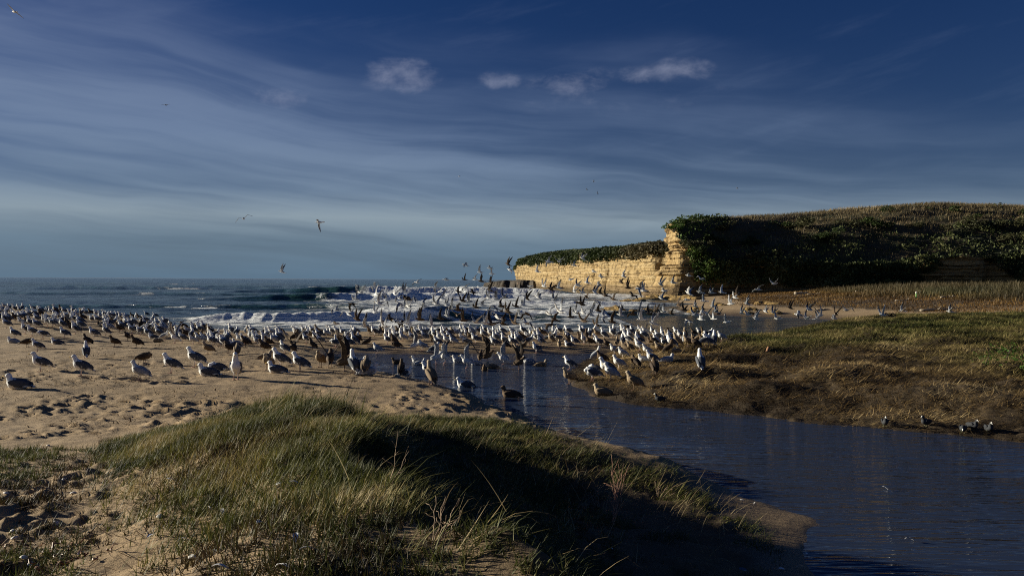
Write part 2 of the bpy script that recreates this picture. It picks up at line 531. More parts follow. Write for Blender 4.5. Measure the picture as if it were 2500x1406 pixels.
def height(x, y, d=None, detail=True):
    x = np.asarray(x, float); y = np.asarray(y, float)
    if d is None: d = shore(x, y)
    dp = np.maximum(d, 0)
    # which stretch of land
    far = sstep(y, 44, 56) * sstep(x, 5, 11)
    marsh = sstep(x + (y - 20) * 0.02, 1.0, 2.4) * (1 - sstep(y, 44, 56)) * sstep(y, 11.5, 12.5 + 0 * x) * (1 - sstep(y - 0.9 * x, 22.5, 25.5) * (1 - sstep(x, 9, 14)))
    spit = sstep(y, 25.5, 28.5) * sstep(x, -19, -12) * (1 - marsh) * (1 - far)
    # far shore rising to the foot of the headland
    hf = 2.35 * (1 - np.exp(-dp / 22.0)) + 0.25 * (fbm(x * 0.16, y * 0.16, 3, 5) - 0.5) * sstep(dp, 4, 14)
    # marsh bank
    hm = (0.44 + 0.16 * sstep(x, 8, 26) + 0.55 * (fbm(x * 0.6, y * 0.75, 4, 9) - 0.5)) * (1 - np.exp(-dp / 0.8)) * (0.35 + 0.65 * sstep(dp, 0, 3.2))
    # spit
    hs = 0.27 * (1 - np.exp(-dp / 1.8))
    # left beach with its berm
    berm = sstep(-x, 11, 27) * sstep(y, 22, 42)
    hb = (0.44 + 0.42 * berm) * (1 - np.exp(-dp / (0.7 + 2.2 * berm)))
    # foreground dune
    sd = line_sd(x, y, CREST) + 0.75 * (fbm(x * 0.9, y * 0.9, 3, 210) - 0.5)
    fade = np.interp(y, [6.0, 8.5, 10.0, 11.3, 12.2, 13.2], [0.60, 0.55, 0.42, 0.33, 0.14, 0.0])
    fade = fade * (0.72 + 0.46 * fbm(x * 0.75, y * 0.75, 3, 212))
    plat = 0.44 + 0.40 * (1 - sstep(y, 6.0, 13.5))
    left = plat + fade * np.exp(-(np.minimum(sd, 0) / 1.35) ** 2)
    low = (0.04 + 0.31 * sstep(y, 9.2, 11.5)) * (1 - np.exp(-dp / 0.30)) + 0.03 * sstep(dp, 0.5, 1.6)
    top = plat + fade
    right = low + (top - low) * np.exp(-(np.maximum(sd, 0) / 0.95) ** 1.3)
    dn = np.where(sd > 0, right, left)
    near = 1 - sstep(y, 12.5, 15.5)
    hl = hb * (1 - near) + np.minimum(dn, 2.0 * dp + 0.02) * near
    h = hf * far + hm * marsh + hs * spit + hl * (1 - np.clip(far + marsh + spit, 0, 1))
    h = np.where(d < 0, np.maximum(0.13 * d, -0.9) - 0.0, h)
    return h


ang = np.concatenate([np.radians(np.linspace(-180, -44, 18)[:-1]), np.radians(np.linspace(-44, 44, 540)), np.radians(np.linspace(44, 180, 18)[1:])])
rad = np.concatenate([np.linspace(0.3, 3.2, 14)[:-1], np.geomspace(3.2, 60, 430), np.geomspace(60, 260, 70)[1:], np.geomspace(260, 12000, 22)[1:]])
AA, RR = np.meshgrid(ang, rad)
GX, GY = RR * np.sin(AA), RR * np.cos(AA)
GD = shore(GX, GY)
GZ = height(GX, GY, GD)
sd_g = line_sd(GX, GY, CREST)
# soil under vegetation
LEFTV = [(-1.0, 1.2), (-1.2, 3.0), (-2.0, 4.6), (-3.1, 6.2), (-4.3, 8.6), (-4.6, 9.8), (-4.2, 10.9), (-3.0, 11.7), (-1.6, 13.0), (-0.6, 13.1), (0.35, 12.1), (1.3, 11.3), (2.15, 10.4), (2.55, 9.4), (2.62, 8.0), (2.35, 6.6), (2.2, 5.0), (2.2, 1.2)]


def veg_near(x, y):
    return poly_sd(x, y, LEFTV)


vn = veg_near(GX, GY)
dense_n = sstep(vn, -0.15, 0.4) * sstep(line_sd(GX, GY, DENSE) + 1.1 * (fbm(GX * 1.3, GY * 1.3, 3, 21) - 0.5), -0.2, 0.5)
is_marsh = (GX > 1.0) & (GY > 12.2) & (GY < 50) & (GD > 0) & (poly_sd(GX, GY, [flat(1395, 912), flat(1440, 874), flat(1540, 862), flat(1680, 850), flat(1760, 834), flat(1900, 816), flat(2100, 778), flat(2300, 767), flat(2560, 757), (60, 52), (60, 4), flat(2520, 1082), flat(2000, 1036), flat(1550, 990), flat(1400, 938)]) > -0.3)
farveg = (GX > 10) & (GY > 54) & (GD > 6.5)
soil = np.clip(dense_n * 0.8 + is_marsh * 1.0 + farveg * 0.9, 0, 1)
wet = np.clip(1 - GD / 0.35, 0, 1) * (GY < 26) + np.clip(1 - GD / 1.6, 0, 1) * (GY >= 26)
tongue = (GX > 6) & (GX < 30) & (GY > 30) & (GY < 70)
wet = np.clip(np.where(tongue, np.maximum(wet, 1.15 - GD / 3.2), wet), 0, 1)
bar = sstep(GX, 2.0, 2.4) * (GY < 10.3)
wet = np.clip(np.maximum(wet, bar * 0.75), 0, 1)
litter = sstep(GY, 14, 17) * (1 - sstep(GY, 24, 30)) * (GX < 1) + sstep(GY, 9.5, 6.5) * (GX < -1) * 0.9
# sand relief: scuffed footprints, small clods
sandm = (1 - soil) * (GD > 0.25) * (RR < 45)
rel = (fbm(GX * 1.6, GY * 1.6, 3, 3) - 0.5) * 0.07 + (fbm(GX * 5, GY * 5, 3, 30) - 0.5) * 0.022 * sstep(RR, 6, 14) + (fbm(GX * 11, GY * 11, 3, 31) - 0.5) * 0.014
GZ = GZ + rel * sandm * (0.35 + 0.65 * (GX < 0.3)) + soil * (GD > 0.05) * ((fbm(GX * 4, GY * 4, 3, 33) - 0.5) * 0.10 + (fbm(GX * 1.4, GY * 1.4, 3, 34) - 0.5) * 0.16 * (RR < 14)) * (RR < 60)
a0, da = math.radians(-44), math.radians(88) / 539
for k in range(5200):
    fy = math.exp(RNG.uniform(math.log(4.2), math.log(24)))
    if fy < 9 and RNG.random() < 0.80 - 0.5 * (fy - 4.2) / 4.8: continue
    fx = RNG.uniform(-0.66, 0.15) * fy
    if line_sd(np.array(fx), np.array(fy), CREST) > -1.6 and fy < 12.3: continue
    if fbm(np.array(fx * 0.55), np.array(fy * 0.45), 3, 205) < 0.44 + 0.12 * RNG.random(): continue
    size = RNG.uniform(0.035, 0.085) * (1.5 if RNG.random() < 0.15 else 1.0) * (0.8 if fy < 9 else 1.0)
    dep = size * RNG.uniform(0.25, 0.5)
    i = 17 + int((math.atan2(fx, fy) - a0) / da); r0 = int(np.searchsorted(rad, math.hypot(fx, fy)))
    w = size * 3.2
    nc = int(w / (fy * da)) + 2; nr = int(w / (rad[min(r0 + 1, len(rad) - 1)] - rad[r0])) + 2
    sl = (slice(max(r0 - nr, 0), r0 + nr), slice(max(i - nc, 0), i + nc))
    th = RNG.uniform(0, 3.14)
    ddx, ddy = GX[sl] - fx, GY[sl] - fy
    u = (ddx * math.cos(th) + ddy * math.sin(th)) / (size * 1.5); v = (-ddx * math.sin(th) + ddy * math.cos(th)) / size
    q = u * u + v * v
    GZ[sl] += dep * (-np.exp(-q * 1.2) + 0.55 * np.exp(-(np.sqrt(q) - 1.5) ** 2 * 4)) * (GD[sl] > 0.4) * (1 - dense_n[sl])
verts = np.stack([GX, GY, GZ], -1).reshape(-1, 3)
q = grid_quads(*GX.shape)[:, ::-1]
ground = obj('ground', mesh_np('ground', verts, quads=q, mat=M_GROUND, attrs={'wet': wet, 'soil': soil, 'litter': np.clip(litter, 0, 1), 'bed': sstep(-GD, 0.15, 1.3)}))
tag(ground, kind='structure')

_from = math.radians(-44)


def gz(x, y):
    """height of the built ground mesh at x, y (bilinear)"""
    x = np.asarray(x, float); y = np.asarray(y, float)
    a = np.arctan2(x, y); r = np.hypot(x, y)
    j = np.clip(np.searchsorted(ang, a) - 1, 0, len(ang) - 2); i = np.clip(np.searchsorted(rad, r) - 1, 0, len(rad) - 2)
    u = np.clip((a - ang[j]) / (ang[j + 1] - ang[j]), 0, 1); v = np.clip((r - rad[i]) / (rad[i + 1] - rad[i]), 0, 1)
    return (GZ[i, j] * (1 - u) + GZ[i, j + 1] * u) * (1 - v) + (GZ[i + 1, j] * (1 - u) + GZ[i + 1, j + 1] * u) * v


def on_ground(px, py, water=True):
    """where the ground (or the water over it) stands at a pixel of the photograph"""
    d = px2dir(px, py)
    dh = math.hypot(d.x, d.y)
    r = np.geomspace(3.0, 400.0, 2500)
    t = r / dh
    z = gz(d.x * t, d.y * t)
    if water: z = np.maximum(z, 0.0)
    f = CAM_H + d.z * t - z
    k = np.nonzero(f <= 0)[0]
    if len(k) == 0:
        k = [int(np.argmin(np.abs(f)))]
    k = k[0]
    if k > 0 and f[k] < 0 < f[k - 1]:
        w = f[k - 1] / (f[k - 1] - f[k])
        tt = t[k - 1] + (t[k] - t[k - 1]) * w
    else:
        tt = t[k]
    x, y = d.x * tt, d.y * tt
    zz = float(gz(x, y))
    return Vector((x, y, max(zz, 0.0) if water else zz))


# stream and lagoon: one level sheet, only over the lagoon's own bed
lag = [(-13, 27), (-13, 31.2), (6.2, 31.2), (10, 28), (70, 28), (70, -14), (1.2, -14), (1.2, 9), (-1.5, 15), (-5, 20)]
bm = bmesh.new()
vs = [bm.verts.new((x, y, 0.0)) for x, y in lag]
bm.faces.new(vs[::-1])
me = bpy.data.meshes.new('stream'); bm.to_mesh(me); bm.free(); me.materials.append(M_LAGOON)
for p in me.polygons:
    if p.normal.z < 0: me.flip_normals()
tag(obj('stream', me), kind='structure')

# ----------------------------------------------------------------------------
# sea
# ----------------------------------------------------------------------------
sa = np.radians(np.concatenate([np.linspace(-75, -37, 20)[:-1], np.linspace(-37, 26, 500), np.linspace(26, 60, 12)[1:]]))
inv = np.concatenate([np.linspace(1 / 35.0, 1 / 400.0, 370), np.geomspace(1 / 400.0, 1 / 14000.0, 40)[1:]])
SA, SI = np.meshgrid(sa, inv)
SY = 1 / SI; SX = SY * np.tan(np.clip(SA, -1.25, 1.2))
lim_x = SY * 2.6
SX = np.clip(SX, -lim_x, lim_x)
damp = np.clip(120 / SY, 0.12, 1)
SZ = 0.10 * (fbm(SX * 0.12, SY * 0.35, 4, 41) - 0.5) + 0.35 * (fbm(SX * 0.035, SY * 0.10, 3, 42) - 0.5)
SZ += 0.13 * (fbm(SX * 0.5, SY * 1.3, 3, 43) - 0.5) * damp
foam = np.zeros_like(SX); crest = np.zeros_like(SX)
# (y of the crest line, slope, x range, height, width, broken from x0 to x1, foam amount)
BREAK = [
    (49.5, 0.10, (-19.5, -1.5), 0.66, 2.0, (-21, -8.6), 1.0),
    (52.0, 0.05, (-10.5, 4), 0.50, 2.2, (-8, -5.4), 0.8),
    (61.0, 0.02, (-6, 13), 0.34, 2.0, (-4, 9), 0.75),
    (97.0, 0.06, (-30, -7), 1.25, 4.5, (-22, -8), 0.55),
    (112.0, 0.05, (-26, 4), 1.15, 5.0, (-15, 3), 0.9),
    (150.0, 0.04, (-43, 10), 2.0, 7.0, (-27, 8), 1.0),
    (168.0, 0.02, (-34, 6), 1.7, 7.0, (-20, 6), 1.0),
    (84.0, 0.0, (-2, 20), 0.4, 2.5, (-2, 19), 0.6),
    (140.0, 0.0, (4, 26), 0.5, 4.0, (4, 26), 0.7),
    (235.0, 0.0, (-150, -20), 0.9, 10.0, (-60, -40), 0.3),
    (72.0, 0.03, (-60, -12), 0.42, 3.0, (-30, -24), 0.35),
    (190.0, 0.02, (-110, -48), 0.8, 7.0, (-80, -70), 0.3),
    (128.0, 0.02, (-85, -36), 0.5, 5.0, (-60, -56), 0.3),
    (340.0, 0.02, (-260, -30), 0.9, 12.0, (-150, -120), 0.3),
]
for k, (y0, sl, (xa, xb), hh, w, (fa, fb), fm) in enumerate(BREAK):
    yb = y0 + sl * (SX - xa) + (fbm(SX * 0.16, SX * 0 + k * 7.0, 3, 50 + k) - 0.5) * w * 0.9
    env = sstep(SX, xa - (3.2 if hh > 0.9 else 2.0) * w, xa + (3.0 if hh > 0.9 else 1.8) * w) * (1 - sstep(SX, xb - 1.5 * w, xb + w)) * (0.80 + 0.4 * fbm(SX * 0.12, SX * 0 + 3.0, 2, 60 + k))
    u = (SY - yb) / w
    prof = np.where(u < 0, np.exp(-(u / 0.30) ** 2), np.exp(-(u / 1.0) ** 2))
    brk = sstep(SX, fa - w * .6, fa + w * .6) * (1 - sstep(SX, fb - w * .6, fb + w * .6))
    turb = fbm(SX * 1.3, SY * 1.3, 4, 70 + k)
    hh = hh * (0.78 if y0 < 105 else 0.62)
    fine = fbm(SX * 2.4, SY * 0.9, 3, 170 + k)
    SZ += hh * env * prof * (1 + brk * ((turb - 0.5) * 0.12 + (fine - 0.5) * 0.30))
    front = np.exp(-((u + 0.35) / 0.55) ** 2)
    foam += env * brk * fm * np.clip(front * 1.25, 0, 1.1)
    foam += env * (1 - brk) * fm * np.exp(-((u - 0.02) / 0.10) ** 2) * 0.55 * sstep(turb, 0.35, 0.6)
    foam += env * brk * fm * 0.42 * sstep(-u, 0.2, 0.8) * (1 - sstep(-u, 2.5, 5.5)) * sstep(turb, 0.3, 0.65)
    crest += env * (1 - brk * 0.8) * np.exp(-((u + 0.18) / 0.22) ** 2)
    SZ += brk * env * np.exp(-((u + 0.9) / 0.9) ** 2) * (fine - 0.4) * 0.2 * hh
# lacy foam over the surf zone in front of the cliffs, thin wash at the sand
zone = sstep(SX + 0.0 * SY, -30, -10) * (1 - sstep(SY, 120, 190))
lace = np.abs(fbm(SX * 0.45, SY * 0.9, 4, 81) - 0.5) * 2
foam += zone * (0.38 * (1 - sstep(lace, 0.04, 0.36)) + 0.25 + 0.26 * fbm(SX * 0.2, SY * 0.5, 3, 83))
left_caps = (1 - zone) * (1 - sstep(SY, 150, 900)) * sstep(fbm(SX * 0.30, SY * 0.65, 4, 85), 0.60, 0.72)
foam += left_caps * 0.42
shd = shore(SX, SY)
edge = 1 - sstep(-shd, 0.0, 6.5)
thin = edge * (SY < 75)
flatten = 1 - 0.85 * (1 - sstep(-shd, 0.5, 5.0)) * (SY < 75)
SZ = SZ * flatten + 0.02
foam = foam * (1 - 0.55 * edge) + (SY < 75) * 0.5 * np.exp(-((-shd - 0.25) / 0.3) ** 2)
foam += (SY < 75) * 0.42 * np.exp(-((-shd - 3.2 - 1.2 * (fbm(SX * .3, SY * 0, 2, 90) - .5)) / 0.45) ** 2)
tong = (SX > 7) & (SY < 62) & (shd < 0)
foam = np.where(tong, foam * 0.25, foam)
thin = np.where(tong, 0.25, thin)
keep_v = (shd < 3.0)
idx = grid_quads(*SX.shape)
kq = keep_v.ravel()[idx].any(1)
verts = np.stack([SX, SY, np.where(tong, 0.004, SZ)], -1).reshape(-1, 3)
sq = idx[kq]
used = np.unique(sq); remap = np.full(len(verts), -1); remap[used] = np.arange(len(used))
sea_me = mesh_np('sea', verts[used], quads=remap[sq][:, :], mat=M_SEA, attrs={'foam': np.clip(foam, 0, 1.3).ravel()[used], 'thin': np.clip(thin, 0, 1).ravel()[used], 'crest': np.clip(crest, 0, 1).ravel()[used]})
sea = tag(obj('sea', sea_me), kind='structure')
if sea_me.polygons[len(sea_me.polygons) // 2].normal.z < 0: sea_me.flip_normals()

# ----------------------------------------------------------------------------
# cliffs
# ----------------------------------------------------------------------------
def resample(pts, n):
    P = np.asarray(pts, float)
    s = np.concatenate([[0], np.cumsum(np.hypot(*np.diff(P, axis=0).T))])
    u = np.linspace(0, s[-1], n)
    return np.stack([np.interp(u, s, P[:, 0]), np.interp(u, s, P[:, 1])], 1), u


def strata(u, z, seed, bed=0.62, amp=1.0):
    """outward offset of a bedded, jointed rock face at distance u along it and height z"""
    zz = z + 1.1 * (fbm(u * 0.03, z * 0.55, 3, seed) - 0.5) + 0.25 * (fbm(u * 0.4, z * 1.2, 2, seed + 9) - 0.5)
    k = np.floor(zz / bed + 0.35 * np.sin(zz * 1.7))
    frac = zz / bed + 0.35 * np.sin(zz * 1.7) - k
    blk = np.floor(u / (0.9 + 0.8 * _hash(k, k * 0, seed)) + _hash(k, k * 0, seed + 3) * 5)
    o = 0.62 * (_hash(k, k * 0, seed + 1) - 0.5) + 0.34 * (_hash(k, blk, seed + 2) - 0.5)
    o = o - 0.34 * np.exp(-((frac - 0.03) / 0.12) ** 2) * (0.3 + 1.2 * _hash(k, k * 0, seed + 4))
    o = o * amp + 2.6 * amp * (fbm(u * 0.07, z * 0.12, 4, seed + 5) - 0.5) + 0.9 * amp * (fbm(u * 0.45, z * 0.6, 4, seed + 6) - 0.5)
    o = o + 1.1 * np.clip(1 - z / 2.2, 0, 1) ** 2 * (0.4 + fbm(u * 0.2, z * 0, 2, seed + 7))
    o = o - 1.3 * np.exp(-(np.abs(fbm(u * 0.06, z * 0.02, 2, seed + 8) - 0.5) / 0.03) ** 2)   # gullies
    return o


def cliff_mesh(name, base, ridge, prof, n, mat, seed, rock_top, top_z, amp=1.0, toe=None):
    """base, ridge: polylines; prof: rows (f from base to ridge, height share); rock_top(u), top_z(u) in metres"""
    B, u = resample(base, n); R, _ = resample(ridge, n)
    T = np.gradient(B, axis=0); T /= np.linalg.norm(T, axis=1)[:, None]
    N = np.stack([T[:, 1], -T[:, 0]], 1)
    rows, veg, wetr = [], [], []
    rt, tz = rock_top(u), top_z(u)
    for (f, hr, part) in prof:
        if part == 'rock':
            z = rt * hr - 0.8 * (1 - hr)
            out = strata(u, z, seed, amp=amp) + (toe(u) * np.clip(1 - z / 7.0, -0.2, 1.2) if toe else 0)
            v = sstep(hr + 0.25 * (fbm(u * 0.3, u * 0 + hr, 3, seed + 20) - 0.5), 0.97, 1.04)
        else:
            z = rt + (tz - rt) * hr
            z = z + 1.1 * (fbm(u * 0.16, u * 0 + f * 14, 3, seed + 11) - 0.5) * min(1, hr * 4) * (1 - 0.6 * hr)
            out = 1.2 * (fbm(u * 0.25, u * 0 + f * 25, 3, seed + 12) - 0.5)
            v = np.ones_like(u)
        x = B[:, 0] + (R[:, 0] - B[:, 0]) * f + N[:, 0] * out
        y = B[:, 1] + (R[:, 1] - B[:, 1]) * f + N[:, 1] * out
        rows.append(np.stack([x, y, z], 1)); veg.append(v)
        wetr.append(1 - sstep(z, 0.6, 2.6))
    V = np.stack(rows, 0)
    me = mesh_np(name, V.reshape(-1, 3), quads=grid_quads(V.shape[0], n), mat=mat, smooth=False, attrs={'veg': np.stack(veg).ravel(), 'wetrock': np.stack(wetr).ravel()})
    return me, V


# far cliff: ochre face running away to the left, ending in a point
fb = [(4.5, 400), (2.0, 385), (3.0, 371), (6.0, 350), (12, 300), (19, 250), (25.5, 205), (29.5, 176), (33.5, 168), (36, 158)]
fr_ = [(30, 410), (28, 400), (30, 380), (34, 355), (42, 305), (50, 255), (56, 210), (60, 185), (62, 180), (64, 172)]
prof = [(-0.0, t, 'rock') for t in np.linspace(0, 1, 64)] + [(0.012 + 0.95 * t ** 2.6, h, 'soil') for t, h in zip(np.linspace(0.0, 1, 16), np.linspace(0.03, 1, 16) ** 0.62)]
frt = lambda u: np.interp(u, [0, 12, 28, 60, 120, 175, 230, 260], [6.5, 7.2, 9.5, 9.5, 9.2, 8.6, 8.0, 8.2]) + 2.6 * (fbm(u * 0.10, u * 0, 5, 91) - 0.5)
ftz = lambda u: np.interp(u, [0, 12, 28, 60, 120, 175, 230, 260], [7.5, 9.0, 13.8, 15.4, 14.2, 12.9, 12.0, 11.8])
me_f, VF = cliff_mesh('sea_cliff', fb, fr_, prof, 620, M_CLIFF, 100, frt, ftz)
tag(obj('sea_cliff', me_f), kind='structure')

# near headland: lit end wall, shaded front, brown rounded top
hb = [(38, 168), (31.5, 160), (28.2, 148), (26.3, 136), (24.6, 127), (24.1, 123.5), (25.0, 121.0), (28.5, 119.2), (36, 117.5), (46, 115), (58, 113), (72, 110), (90, 106), (112, 100), (140, 92)]
hr = [(60, 165), (56, 163), (52, 160), (50, 157), (48, 154), (48, 151), (50, 149), (52, 148), (56, 147), (62, 146), (70, 144), (82, 142), (98, 138), (118, 132), (146, 124)]
hs_ = np.concatenate([[0], np.cumsum(np.hypot(*np.diff(np.asarray(hb, float), axis=0).T))])
HL = hs_[-1]
hrt = lambda u: np.interp(u, [0, hs_[2], hs_[3], hs_[4], hs_[5], hs_[6], hs_[7], hs_[9], hs_[11], HL], [8.2, 9.2, 10.8, 11.4, 10.8, 8.4, 5.4, 5.2, 6.2, 4.0]) + 1.4 * (fbm(u * 0.14, u * 0, 4, 95) - 0.5)
htz = lambda u: np.interp(u, [0, hs_[3], hs_[5], hs_[7], hs_[9], hs_[10], hs_[11], HL], [11.6, 13.0, 14.0, 15.4, 16.0, 15.4, 14.2, 12.4]) + 0.9 * (fbm(u * 0.05, u * 0, 3, 96) - 0.5)
slope_t = np.linspace(0, 1, 40)
prof = [(0.0, t, 'rock') for t in np.linspace(0, 1, 60)] + [(0.02 + 0.98 * t, h, 'soil') for t, h in zip(slope_t, 1 - (1 - slope_t) ** 2.4)]
me_h, VH = cliff_mesh('headland', hb, hr, prof, 760, M_HEAD, 200, hrt, htz, amp=1.25, toe=lambda u: 2.6 * np.exp(-((u - hs_[5]) / 5.5) ** 2))
tag(obj('headland', me_h), kind='structure')
# the plateau behind the rim
for nm, V, far_pts in (('headland_top', VH, (90, 60, -1.5)), ('cliff_top', VF, (70, 20, -1.5))):
    top = V[-1]
    rows = [top + np.array([0, 0, -0.02]), top + np.array([far_pts[0], far_pts[1], far_pts[2]]), top + np.array([far_pts[0] * 2.2, far_pts[1] * 2.2, -14.0])]
    A = np.stack(rows)
    tag(obj(nm, mesh_np(nm, A.reshape(-1, 3), quads=grid_quads(3, A.shape[1]), mat=M_HEAD, attrs={'veg': np.ones(A.shape[:2]).ravel(), 'wetrock': np.zeros(A.shape[:2]).ravel()})), kind='structure')

# ----------------------------------------------------------------------------
# grass and ground cover
# ----------------------------------------------------------------------------
def blades(name, root, azim, length, width, lean, bend, col, segs=3, mat=None):
    """many grass blades in one mesh; lean: tilt from vertical at the root, bend: added tilt at the tip"""
    n = len(root)
    hx, hy = np.sin(azim), np.cos(azim)
    tw = azim + np.pi / 2 + RNG.normal(0, 0.5, n)
    wx, wy = np.sin(tw), np.cos(tw)
    P = root.copy(); V = []
    for k in range(segs + 1):
        w = width * (1 - (k / segs) ** 1.6) * 0.5
        if k < segs:
            o = np.stack([wx * w, wy * w, 0 * w], 1)
            V += [P - o, P + o]
        else:
            V.append(P.copy())
        th = lean + bend * (k + 0.5) / segs
        st = length / segs
        P = P + np.stack([hx * np.sin(th) * st, hy * np.sin(th) * st, np.cos(th) * st], 1)
    m = 2 * segs + 1
    V = np.stack(V, 1).reshape(-1, 3)
    b = (np.arange(n) * m)[:, None]
    Q = np.concatenate([b + np.array([[2 * k, 2 * k + 1, 2 * k + 3, 2 * k + 2]]) for k in range(segs - 1)], 0) if segs > 1 else None
    T = b + np.array([[2 * segs - 2, 2 * segs - 1, 2 * segs]])
    C = np.repeat(col, m, axis=0)
    o = obj(name, mesh_np(name, V, quads=Q, tris=T, mat=mat or M_GRASS, cols=C, smooth=False))
    return tag(o, kind='stuff')


def lerp_cols(f, stops):
    f = np.clip(f, 0, 1); p = np.linspace(0, 1, len(stops)); S = np.asarray(stops)
    return np.stack([np.interp(f, p, S[:, i]) for i in range(3)], 1)


def scatter(n, box, accept):
    """random points in a box kept with probability accept(x, y)"""
    x = RNG.uniform(box[0], box[1], n); y = RNG.uniform(box[2], box[3], n)
    k = RNG.random(n) < accept(x, y)
    return x[k], y[k]


GREENS = [(0.042, 0.050, 0.010), (0.090, 0.098, 0.018), (0.155, 0.155, 0.034), (0.24, 0.20, 0.060), (0.34, 0.26, 0.105), (0.48, 0.38, 0.19)]


def dune_density(x, y):
    v = veg_near(x, y); s = line_sd(x, y, CREST)
    dn = sstep(v, -0.1, 0.35) * sstep(line_sd(x, y, DENSE) + 1.1 * (fbm(x * 1.3, y * 1.3, 3, 21) - 0.5), -0.2, 0.5)
    return dn * sstep(fbm(x * 2.2, y * 2.2, 3, 22) + 0.32 * sstep(s, -0.6, 0.4) + 0.12, 0.30, 0.52)


x, y = scatter(330000, (-5.0, 2.7, 1.8, 13.3), lambda x, y: 0.66 * dune_density(x, y) * np.clip(9.0 / (y + 1.0), 0.4, 1.0) * (1 + 0.5 * (y < 5)) * (shore(x, y) > 0.12))
n = len(x)
L = RNG.gamma(4, 0.034, n) * (0.25 + 1.5 * sstep(fbm(x * 2.0, y * 2.0, 3, 23), 0.25, 0.75)) * np.where(line_sd(x, y, CREST) > 0.6, 0.7, 0.85) * (0.72 + 0.28 * sstep(y, 3.0, 6.5)) * (1 - 0.3 * sstep(x, 0.3, 1.4) * (1 - sstep(y, 9.3, 10.3)))
f = fbm(x * 1.5, y * 1.5, 4, 24) * 1.7 - 0.70 + RNG.normal(0, 0.22, n) + 0.10 * sstep(y, 9, 12.5)
az = np.radians(66) + RNG.normal(0, 0.85, n) + (fbm(x * 0.9, y * 0.9, 2, 25) - 0.5) * 3.2
blades('dune_grass', np.stack([x, y, gz(x, y) - 0.01], 1), az, L, RNG.uniform(0.0035, 0.0075, n) * (0.8 + y * 0.05), RNG.uniform(0.25, 1.1, n), RNG.uniform(0.3, 1.5, n), lerp_cols(f, GREENS), 3)

# sparse succulent sprigs on the sandy left side
def sprig_density(x, y):
    v = veg_near(x, y)
    p = fbm(x * 1.1, y * 1.1, 3, 26)
    main = sstep(v + 0.5 * sstep(x + 0.36 * y, -0.9, 0.2) - 0.45 * (y < 8), -0.3, 0.4) * (0.22 + 0.78 * sstep(p, 0.34, 0.56))
    edge = np.exp(-((x + 0.62 * y - 0.1) / 0.55) ** 2) * sstep(y, 6.2, 7.2) * (1 - sstep(y, 8.6, 9.4)) * 0.45
    low = np.exp(-((x + 0.60 * y) / 0.5) ** 2) * (y < 6.4) * sstep(p, 0.48, 0.6) * 0.5
    return np.clip(main * (1 - 0.8 * dune_density(x, y)) + edge + low, 0, 1)


cx, cy = scatter(30000, (-7.0, 1.0, 3.2, 11.8), lambda x, y: sprig_density(x, y))
k = 9
cx, cy = np.concatenate([cx, cx + RNG.normal(0, .05, len(cx))]), np.concatenate([cy, cy + RNG.normal(0, .05, len(cy))])
x = np.repeat(cx, k) + RNG.normal(0, 0.018, len(cx) * k); y = np.repeat(cy, k) + RNG.normal(0, 0.018, len(cx) * k)
n = len(x)
f = np.repeat(fbm(cx * 0.8, cy * 0.8, 3, 27) * 1.2 - 0.42 + RNG.normal(0, 0.14, len(cx)), k) + RNG.normal(0, 0.06, n)
blades('dune_sprigs', np.stack([x, y, gz(x, y) - 0.008], 1), RNG.uniform(0, 6.28, n), RNG.uniform(0.03, 0.10, n), RNG.uniform(0.006, 0.011, n), RNG.uniform(0.2, 1.3, n), RNG.uniform(-0.4, 0.6, n),
       lerp_cols(f, [(0.05, 0.032, 0.014), (0.045, 0.05, 0.014), (0.085, 0.10, 0.026), (0.14, 0.13, 0.045), (0.20, 0.15, 0.07)]), 1)

def short_density(x, y):
    v = veg_near(x, y)
    return sstep(v, -0.25, 0.35) * (1 - 0.75 * dune_density(x, y)) * (0.25 + 0.75 * sstep(y + 0.9 * (x + 1.8), 4.6, 7.0)) * (0.30 + 0.7 * sstep(fbm(x * 1.5, y * 1.5, 3, 206), 0.36, 0.56))


x, y = scatter(700000, (-5.2, 0.6, 4.0, 13.2), lambda x, y: 0.85 * short_density(x, y) * (shore(x, y) > 0.3))
n = len(x)
f = fbm(x * 1.4, y * 1.4, 3, 207) * 1.5 - 0.50 + RNG.normal(0, 0.2, n)
blades('dune_short_grass', np.stack([x, y, gz(x, y) - 0.008], 1), np.radians(70) + RNG.normal(0, 1.2, n), RNG.uniform(0.05, 0.15, n), RNG.uniform(0.005, 0.009, n), RNG.uniform(0.3, 1.2, n), RNG.uniform(0.1, 0.6, n), lerp_cols(f, GREENS), 1)

x, y = scatter(9000, (-4.8, 2.6, 2.2, 13.0), lambda x, y: np.clip(dune_density(x, y) + 0.5 * short_density(x, y), 0, 1) * sstep(fbm(x * 1.1, y * 1.1, 3, 215), 0.40, 0.6) * np.clip(6.0 / y, 0.3, 1))
n = len(x)
blades('dead_grass_stalks', np.stack([x, y, gz(x, y) + RNG.uniform(0.0, 0.08, n)], 1), np.radians(70) + RNG.normal(0, 1.0, n), RNG.uniform(0.12, 0.42, n), RNG.uniform(0.003, 0.006, n), RNG.uniform(0.5, 1.3, n), RNG.uniform(-0.2, 1.8, n),
       lerp_cols(RNG.random(n), [(0.24, 0.16, 0.07), (0.40, 0.30, 0.15), (0.55, 0.44, 0.25)]), 4)

